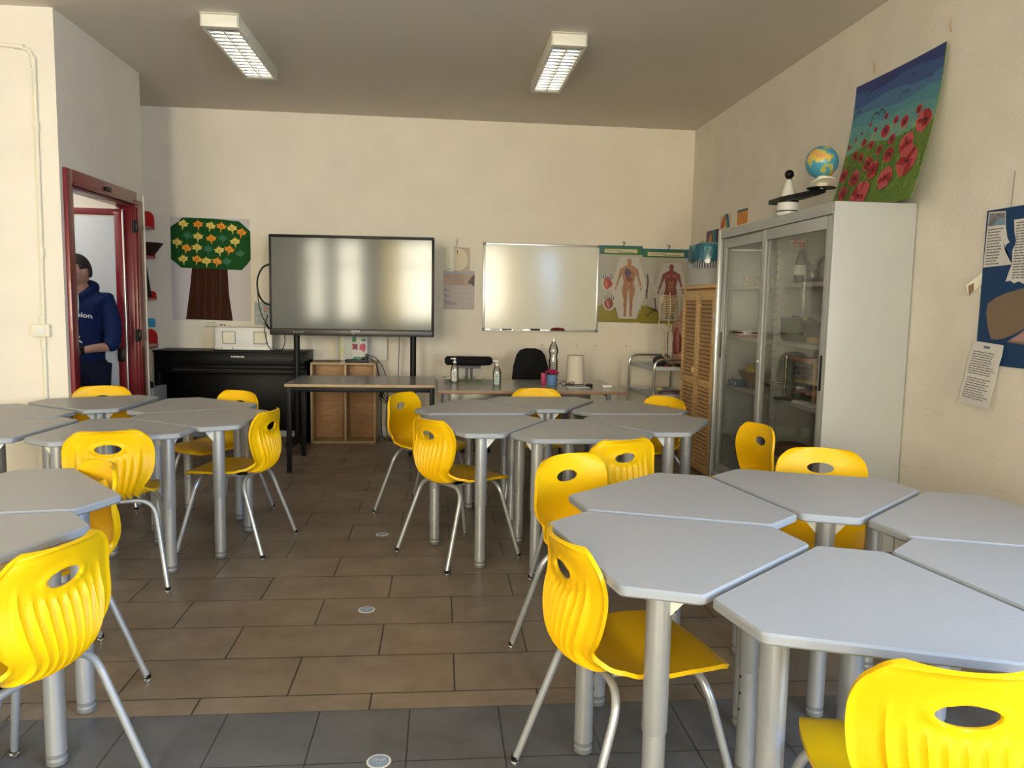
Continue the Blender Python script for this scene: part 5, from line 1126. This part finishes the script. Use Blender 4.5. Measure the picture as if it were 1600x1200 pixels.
# anatomy charts
def chart(x0, x1, z1, z0, kind, lab, off):
    W_, H_ = x1 - x0, z1 - z0; F = FW(x0, z0, x1, z1, off); s = Sheet(F, (0, -1, 0), W_, H_)
    lam = mat('laminated_chart', (.44, .42, .37), .18, coat=.6, bump=.5, bscale=14); s.base(lam, 1, 1)
    gold = mat('chart_gold', (.27, .22, .035), .25, coat=.5); random.seed(5 + kind)
    top = [(u / 8, .20 + .05 * sin(u * 1.3 + kind)) for u in range(9)]; s.shape([(0, 0), (1, 0)] + top[::-1], gold)
    s.rect(0, .885, 1, 1, mat('chart_teal', (.02, .13, .17), .3)); s.rect(.06, .885, .97 if kind == 0 else .90, .975, mat('chart_green', (.045, .15, .03), .3)); s.rect(.12, .905, .88, .955, mat('chart_cream', (.58, .54, .36), .4))
    s.write('Scientific', .36, .935, .030, M['greytext'], .17); s.rect(.45, .912, .80, .922, mat('chart_olive_ink', (.22, .26, .10), .5)); s.rect(.40, .938, .56, .950, M['paper'])
    fl_, mu_, da_ = mat('chart_flesh', (.42, .21, .11), .4, noise=.25, nscale=40), mat('chart_muscle', (.27, .075, .065), .4, noise=.35, nscale=60), mat('chart_dark', (.08, .05, .05), .4)
    def body(cx, top_, bot, sc, m, halo=True):
        h = top_ - bot; X = lambda a: cx + a * h * H_ / W_ * sc; Y = lambda q: top_ - q * h
        def limb(pts, w, mm_): s.line([(X(a), Y(q)) for a, q in pts], w * h * H_, mm_)
        if halo: s.shape([(X(-.16), Y(-.02)), (X(.16), Y(-.02)), (X(.32), Y(.5)), (X(.16), Y(1.04)), (X(-.16), Y(1.04)), (X(-.32), Y(.5))], mat('chart_halo', (.50, .48, .44), .3))
        s.blob(X(0), Y(.06), .042 * h * H_ / W_ * sc * 1.0, .062 * h, m, 14)
        s.shape([(X(-.03), Y(.11)), (X(.03), Y(.11)), (X(.13), Y(.17)), (X(.12), Y(.28)), (X(.09), Y(.42)), (X(.115), Y(.52)), (X(0), Y(.56)), (X(-.115), Y(.52)), (X(-.09), Y(.42)), (X(-.12), Y(.28)), (X(-.13), Y(.17))], m)
        for sg in (-1, 1):
            limb([(sg * .13, .18), (sg * .165, .33)], .048, m); limb([(sg * .165, .32), (sg * .215, .48)], .036, m); s.blob(X(sg * .225), Y(.52), .018 * h * H_ / W_, .03 * h, m, 8)
            s.shape([(X(sg * .005), Y(.52)), (X(sg * .12), Y(.50)), (X(sg * .105), Y(.64)), (X(sg * .075), Y(.74)), (X(sg * .085), Y(.80)), (X(sg * .055), Y(.96)), (X(sg * .075), Y(1.0)), (X(sg * .03), Y(1.0)), (X(sg * .025), Y(.8)), (X(sg * .02), Y(.72))], m)
        return X, Y
    if kind == 0:
        X, Y = body(.70, .84, .08, 1.0, fl_); s.blob(X(-.03), Y(.25), .07, .055, mat('chart_blue_organs', (.10, .07, .14), .4), 10, .25); s.blob(X(.01), Y(.36), .09, .03, mu_, 9, .2)
        for sg in (-1, 1): s.line([(X(sg * .05), Y(.2)), (X(sg * .05), Y(.9))], .004, mu_)
        for cx, cy, c_ in ((.21, .54, (.38, .06, .03)), (.26, .27, (.26, .07, .06))):
            s.blob(cx, cy - .02, .15, .10, mat('chart_halo', (.5, .48, .44)), 12); s.blob(cx, cy - .03, .11, .075, mat('heart_%d' % int(cx * 100), c_, .35), 11, .15)
            for q in range(5): s.line([(cx - .09 + q * .045, cy + .02), (cx - .11 + q * .055, cy + .065 + .02 * (q % 2))], .010, mu_ if q % 2 else mat('heart_blue', (.05, .08, .10), .4))
            s.line([(cx - .04, cy), (cx - .01, cy - .08)], .012, mat('heart_pale', (.62, .25, .12), .4)); s.line([(cx + .04, cy), (cx + .05, cy - .06)], .010, da_)
    else:
        X, Y = body(.63, .80, .07, 1.05, mu_); 
        for q in range(4):
            for sg in (-1, 1): s.blob(X(sg * .026), Y(.33 + q * .045), .026, .016, fl_, 8)
        for sg in (-1, 1): s.blob(X(sg * .06), Y(.22), .06, .03, mat('chart_pec', (.36, .10, .09), .4), 10)
        s.line([(.13, .66), (.15, .55), (.13, .42), (.13, .33)], .018, da_); s.line([(.30, .35), (.33, .20), (.14, .10)], .014, da_); s.blob(.11, .44, .02, .014, M['ink'], 8); s.line([(.22, .62), (.30, .40)], .010, mat('chart_halo', (.5, .48, .44)))
    for q in range(16): s.rect(.93 if kind else .90, .45 + q * .022, .97 if kind else .94, .455 + q * .022, mat('chart_fine_print', (.25, .23, .20), .5))
    o = s.build('anatomy_chart', smooth=False); tag(o, lab, 'chart', 'laminated anatomy charts')
    hx = x0 + W_ * .55; B().tube([(hx, yback(hx) - .008, z1 - .005), (hx, yback(hx) - .008, z1 + .012), (hx + .018, yback(hx) - .010, z1 + .026), (hx + .008, yback(hx) - .010, z1 + .040), (hx - .014, yback(hx) - .010, z1 + .034)], .004, M['black'], 7, 2).build('hanging_hook', parent=o)
chart(1.632, 2.09, 1.995, 1.203, 0, 'laminated anatomy chart with hearts and an orange figure, beside the whiteboard', .010)
chart(2.083, 2.598, 1.972, 1.195, 1, 'laminated anatomy chart with a red muscle figure, behind the skeleton', .006)

# ================================================================ PERSON IN THE DOORWAY
def skinned(name, verts, edges, radii, m, parent=None, sub=2):
    me = bpy.data.meshes.new(name); me.from_pydata([tuple(v) for v in verts], edges, []); o = bpy.data.objects.new(name, me); C.objects.link(o)
    md = o.modifiers.new('skin', 'SKIN'); md.use_smooth_shade = True
    sv = me.skin_vertices[0].data if len(me.skin_vertices) else None
    if sv is None:
        bpy.context.view_layer.objects.active = o; bpy.context.view_layer.update(); sv = me.skin_vertices[0].data
    for i, r in enumerate(radii): sv[i].radius = r if isinstance(r, tuple) else (r, r)
    sv[0].use_root = True
    ms = o.modifiers.new('sub', 'SUBSURF'); ms.levels = sub; ms.render_levels = sub
    bpy.context.view_layer.update()
    m2 = bpy.data.meshes.new_from_object(o.evaluated_get(bpy.context.evaluated_depsgraph_get())); bpy.data.objects.remove(o)
    return m2
def remeshed(name, meshes, m, voxel=.006, parent=None, loc=(0, 0, 0), smooth_it=2):
    bm = bmesh.new()
    for x in meshes: bm.from_mesh(x)
    me = bpy.data.meshes.new(name); bm.to_mesh(me); bm.free(); me.materials.append(m)
    o = bpy.data.objects.new(name, me); C.objects.link(o)
    r = o.modifiers.new('remesh', 'REMESH'); r.mode = 'VOXEL'; r.voxel_size = voxel; r.use_smooth_shade = True
    if smooth_it: q = o.modifiers.new('smooth', 'SMOOTH'); q.iterations = smooth_it; q.factor = .5
    bpy.context.view_layer.update()
    m2 = bpy.data.meshes.new_from_object(o.evaluated_get(bpy.context.evaluated_depsgraph_get())); bpy.data.objects.remove(o)
    m2.name = name; m2.materials.clear(); m2.materials.append(m)
    m2.polygons.foreach_set('use_smooth', [True] * len(m2.polygons))
    o = bpy.data.objects.new(name, m2); C.objects.link(o); o.parent = parent; o.location = loc; return o
# figure in its own frame: faces -y, x to the viewer's right; his left arm is at +x
V = Vector
body_v = [(0, .02, .93), (0, .01, 1.08), (0, .0, 1.24), (0, .01, 1.385), (0, .012, 1.47), (0, .0, 1.53),
          (.17, .01, 1.375), (.215, .0, 1.20), (.235, -.035, 1.015), (.14, -.15, 1.005), (.055, -.21, .985),
          (-.17, .01, 1.375), (-.22, .0, 1.20), (-.235, -.035, 1.01), (-.15, -.16, 1.0), (-.075, -.215, .985),
          (.09, .02, .88), (.095, .0, .50), (.10, .03, .09), (.10, -.10, .035), (-.09, .02, .88), (-.095, .0, .50), (-.10, .03, .09), (-.10, -.10, .035)]
body_e = [(0, 1), (1, 2), (2, 3), (3, 4), (4, 5), (3, 6), (6, 7), (7, 8), (8, 9), (9, 10), (3, 11), (11, 12), (12, 13), (13, 14), (14, 15), (0, 16), (16, 17), (17, 18), (18, 19), (0, 20), (20, 21), (21, 22), (22, 23)]
body_r = [(.11, .08), (.115, .085), (.13, .09), (.12, .08), (.055, .055), (.05, .05), .055, .045, .040, .033, .026, .055, .045, .040, .033, .026, .085, .06, .042, .035, .085, .06, .042, .035]
mb = skinned('b', body_v, body_e, body_r, M['skin'])
hb = bmesh.new(); bmesh.ops.create_uvsphere(hb, u_segments=40, v_segments=28, radius=1.0)
for v in hb.verts:
    x, y, z = v.co; fx = .073 * (1 - .18 * max(0, -z) ** 1.5); fy = .095 * (1 - .10 * max(0, -z)); c = V((x * fx, y * fy, z * .118))
    if y < -.2:
        nose = math.exp(-((x / .16) ** 2) - ((z + .12) / .22) ** 2); c.y -= .020 * nose
        c.y -= .010 * math.exp(-((x / .10) ** 2) - ((z + .22) / .10) ** 2)
        for sg in (-1, 1): c.y += .010 * math.exp(-(((x - sg * .40) / .18) ** 2) - ((z - .02) / .12) ** 2)
        c.y -= .006 * math.exp(-((z - .20) / .10) ** 2) * (1 if abs(x) < .6 else 0)
        c.y -= .007 * math.exp(-((x / .30) ** 2) - ((z + .52) / .10) ** 2); c.y -= .008 * math.exp(-((x / .28) ** 2) - ((z + .85) / .14) ** 2)
    v.co = c
for sg in (-1, 1):
    t_ = bmesh.new(); bmesh.ops.create_uvsphere(t_, u_segments=12, v_segments=8, radius=1)
    for v in t_.verts: v.co = V((sg * .074 + v.co.x * .009, .012 + v.co.y * .019, -.005 + v.co.z * .032))
    tm_ = bpy.data.meshes.new('ear'); t_.to_mesh(tm_); t_.free(); hb.from_mesh(tm_)
HR = Matrix.Translation((-.005, -.02, 1.585)) @ Matrix.Rotation(R(-32), 4, 'Z') @ Matrix.Rotation(R(8), 4, 'X')
mh = bpy.data.meshes.new('head'); hb.to_mesh(mh); hb.free(); mh.transform(HR)
def hand(wrist, dirv, side, curl, spread_ax):
    """palm and five separate fingers, rooted in the palm; dirv along the hand, spread_ax across it, palm normal = cross"""
    d_ = V(dirv).normalized(); a_ = V(spread_ax).normalized(); n_ = d_.cross(a_).normalized() * side; w_ = V(wrist); out = []
    pv = [w_ - d_ * .02, w_ + d_ * .03, w_ + d_ * .07, w_ + d_ * .085 + a_ * .024, w_ + d_ * .085 - a_ * .024]
    out.append(skinned('p', pv, [(0, 1), (1, 2), (2, 3), (2, 4)], [(.024, .018), (.034, .016), (.034, .015), (.016, .013), (.016, .013)], None, 1))
    for k, (o_, L_) in enumerate(((-.030, .062), (-.011, .074), (.010, .078), (.030, .070))):
        p0 = w_ + d_ * .078 + a_ * o_; c1 = curl; p1 = p0 + (d_ * cos(c1 * .4) + n_ * sin(c1 * .4)) * L_ * .45; p2 = p1 + (d_ * cos(c1) + n_ * sin(c1)) * L_ * .33; p3 = p2 + (d_ * cos(c1 * 1.6) + n_ * sin(c1 * 1.6)) * L_ * .25
        out.append(skinned('f', [p0 - d_ * .015, p0, p1, p2, p3], [(0, 1), (1, 2), (2, 3), (3, 4)], [.0085, .0095, .0088, .0082, .007], None, 1))
    q0 = w_ + d_ * .025 + a_ * .026; q1 = q0 + a_ * .026 + d_ * .022 + n_ * .012; q2 = q1 + d_ * .028 + n_ * .014 + a_ * .006; q3 = q2 + d_ * .020 + n_ * .010
    out.append(skinned('t', [q0 - a_ * .012, q0, q1, q2, q3], [(0, 1), (1, 2), (2, 3), (3, 4)], [.012, .0125, .011, .0095, .008], None, 1))
    return out
hl = hand((.055, -.21, .985), (-.85, -.35, -.28), 1, .75, (.12, -.55, .80)); hr_ = hand((-.075, -.215, .985), (.55, -.45, -.30), -1, .8, (.1, .5, .80))
PX, PY = -2.712, 6.17
person = remeshed('person', [mb, mh] + hl + hr_, M['skin'], .0055, None, (PX, PY, 0), 1)
person.scale = (1, 1, .985)
tag(person, 'dark haired person in a navy hooded sweatshirt standing in the doorway holding a small cup', 'person')
# hoodie, trousers, shoes
from mathutils.bvhtree import BVHTree
hv = [(0, .02, .72), (0, .015, .92), (0, .01, 1.10), (0, .0, 1.25), (0, .01, 1.385), (.175, .01, 1.372), (.222, .0, 1.20), (.242, -.035, 1.03), (.20, -.085, 1.005), (-.175, .01, 1.372), (-.225, .0, 1.20), (-.242, -.035, 1.03), (-.20, -.085, 1.005)]
he = [(0, 1), (1, 2), (2, 3), (3, 4), (4, 5), (5, 6), (6, 7), (7, 8), (4, 9), (9, 10), (10, 11), (11, 12)]
mho = skinned('h', hv, he, [(.16, .13), (.165, .14), (.17, .14), (.175, .135), (.15, .11), .080, .074, .066, .058, .080, .074, .066, .058], None)
hood = skinned('hd', [(-.09, -.05, 1.435), (-.10, .04, 1.47), (-.04, .10, 1.485), (.05, .10, 1.48), (.10, .03, 1.465), (.085, -.055, 1.43), (.02, -.095, 1.385)], [(0, 1), (1, 2), (2, 3), (3, 4), (4, 5), (5, 6)], [.030, .042, .050, .050, .042, .032, .022], None)
ho = remeshed('hooded_sweatshirt', [mho, hood], M['navy'], .008, person, (0, 0, 0), 3)
bv = BVHTree.FromPolygons([v.co for v in ho.data.vertices], [tuple(p.vertices) for p in ho.data.polygons])
def on_chest(x, z, off=.002):
    h = bv.ray_cast(V((x, -1, z)), V((0, 1, 0)))
    return V((x, (h[0].y if h[0] else -.14) - off, z))
legs = []
for s in (-1, 1):
    t_ = B(); t_.lathe([(.100, .0), (.085, .06), (.070, .45), (.085, .50), (.105, .78), (.11, .82)], None, (s * .092, .015, .06), 24); m_ = bpy.data.meshes.new('t'); t_.bm.to_mesh(m_); t_.bm.free(); legs.append(m_)
t_ = B(); t_.lathe([(.10, .74), (.165, .80), (.165, .90), (.12, .94)], None, (0, .015, 0), 28, sy=.78); m_ = bpy.data.meshes.new('t'); t_.bm.to_mesh(m_); t_.bm.free(); legs.append(m_)
remeshed('trousers', legs, M['darknavy'], .010, person, (0, 0, 0), 3)
for s in (-1, 1): B().box((s * .10, -.035, .045), (.105, .30, .09), M['black'], .035, seg=3).build('shoe', parent=person)
hm = bmesh.new(); bmesh.ops.create_uvsphere(hm, u_segments=40, v_segments=28, radius=1.0)
bmesh.ops.delete(hm, geom=[v for v in hm.verts if (v.co.y < -.40 and v.co.z < .40) or (v.co.y < .35 and v.co.z < .10) or v.co.z < -.45], context='VERTS')
for v in hm.verts: v.co = V((v.co.x * .082, v.co.y * .105 + .003, v.co.z * .130 + .005))
mm_ = bpy.data.meshes.new('hair'); hm.to_mesh(mm_); hm.free(); mm_.transform(HR); mm_.materials.append(M['hair']); mm_.polygons.foreach_set('use_smooth', [True] * len(mm_.polygons))
o = bpy.data.objects.new('hair', mm_); C.objects.link(o); o.parent = person; so = o.modifiers.new('thick', 'SOLIDIFY'); so.thickness = .014; so.offset = -1
for sg in (-1, 1):
    B().sphere(HR @ V((sg * .030, -.082, .004)), .0115, M['white'], 12).sphere(HR @ V((sg * .030, -.0925, .004)), .0045, M['ink'], 8).build('eye', parent=person)
B().tube([HR @ V((-.022, -.094, -.062)), HR @ V((0, -.099, -.060)), HR @ V((.022, -.094, -.062))], .004, mat('lip', (.30, .10, .08), .5), 8, 1).build('mouth', parent=person)
for x in (.028, -.045):
    B().tube([on_chest(x, 1.405, .003), on_chest(x, 1.35, .004), on_chest(x + .003, 1.29, .004), on_chest(x + .001, 1.22, .004)], .004, M['white'], 7, 1).build('drawstring', parent=person)
b = B(); lettering(b, 'Champion', .052, M['paper'], lambda u, v: on_chest(u + .0, 1.262 + v - .13 * u), .24, bold=.0012); b.build('chest_lettering', parent=person, smooth=False, fix=False)
b = B()
for pts in ([(-.005, 1.085), (.035, 1.06)], [(-.005, 1.055), (.02, 1.075), (.035, 1.095)], [(.018, 1.07), (.05, 1.045)]): b.tube([on_chest(x, z, .003) for x, z in pts], .006, M['paper'], 6, 1)
b.build('pocket_emblem', parent=person)
wv_ = V((.085, -.192, .993)); dv_ = V((-.85, -.35, -.10)).normalized()
B().lathe([(.033, -.012), (.034, -.008), (.034, .008), (.033, .012)], M['black'], wv_, 20, dv_).box(wv_ + V((.01, -.030, .012)), (.034, .012, .034), M['black'], .006).build('wristwatch', parent=person)
cu_ = empty('cup', (PX - .035, PY - .285, .895), 0, 'small pale cup held by the person in the doorway', 'cup')
B().lathe([(.026, 0), (.034, .075), (.032, .075), (.024, .004)], mat('patterned_cup', (.45, .43, .33), .6, noise=.6, nscale=60), n=22).build('cup_body', parent=cu_)
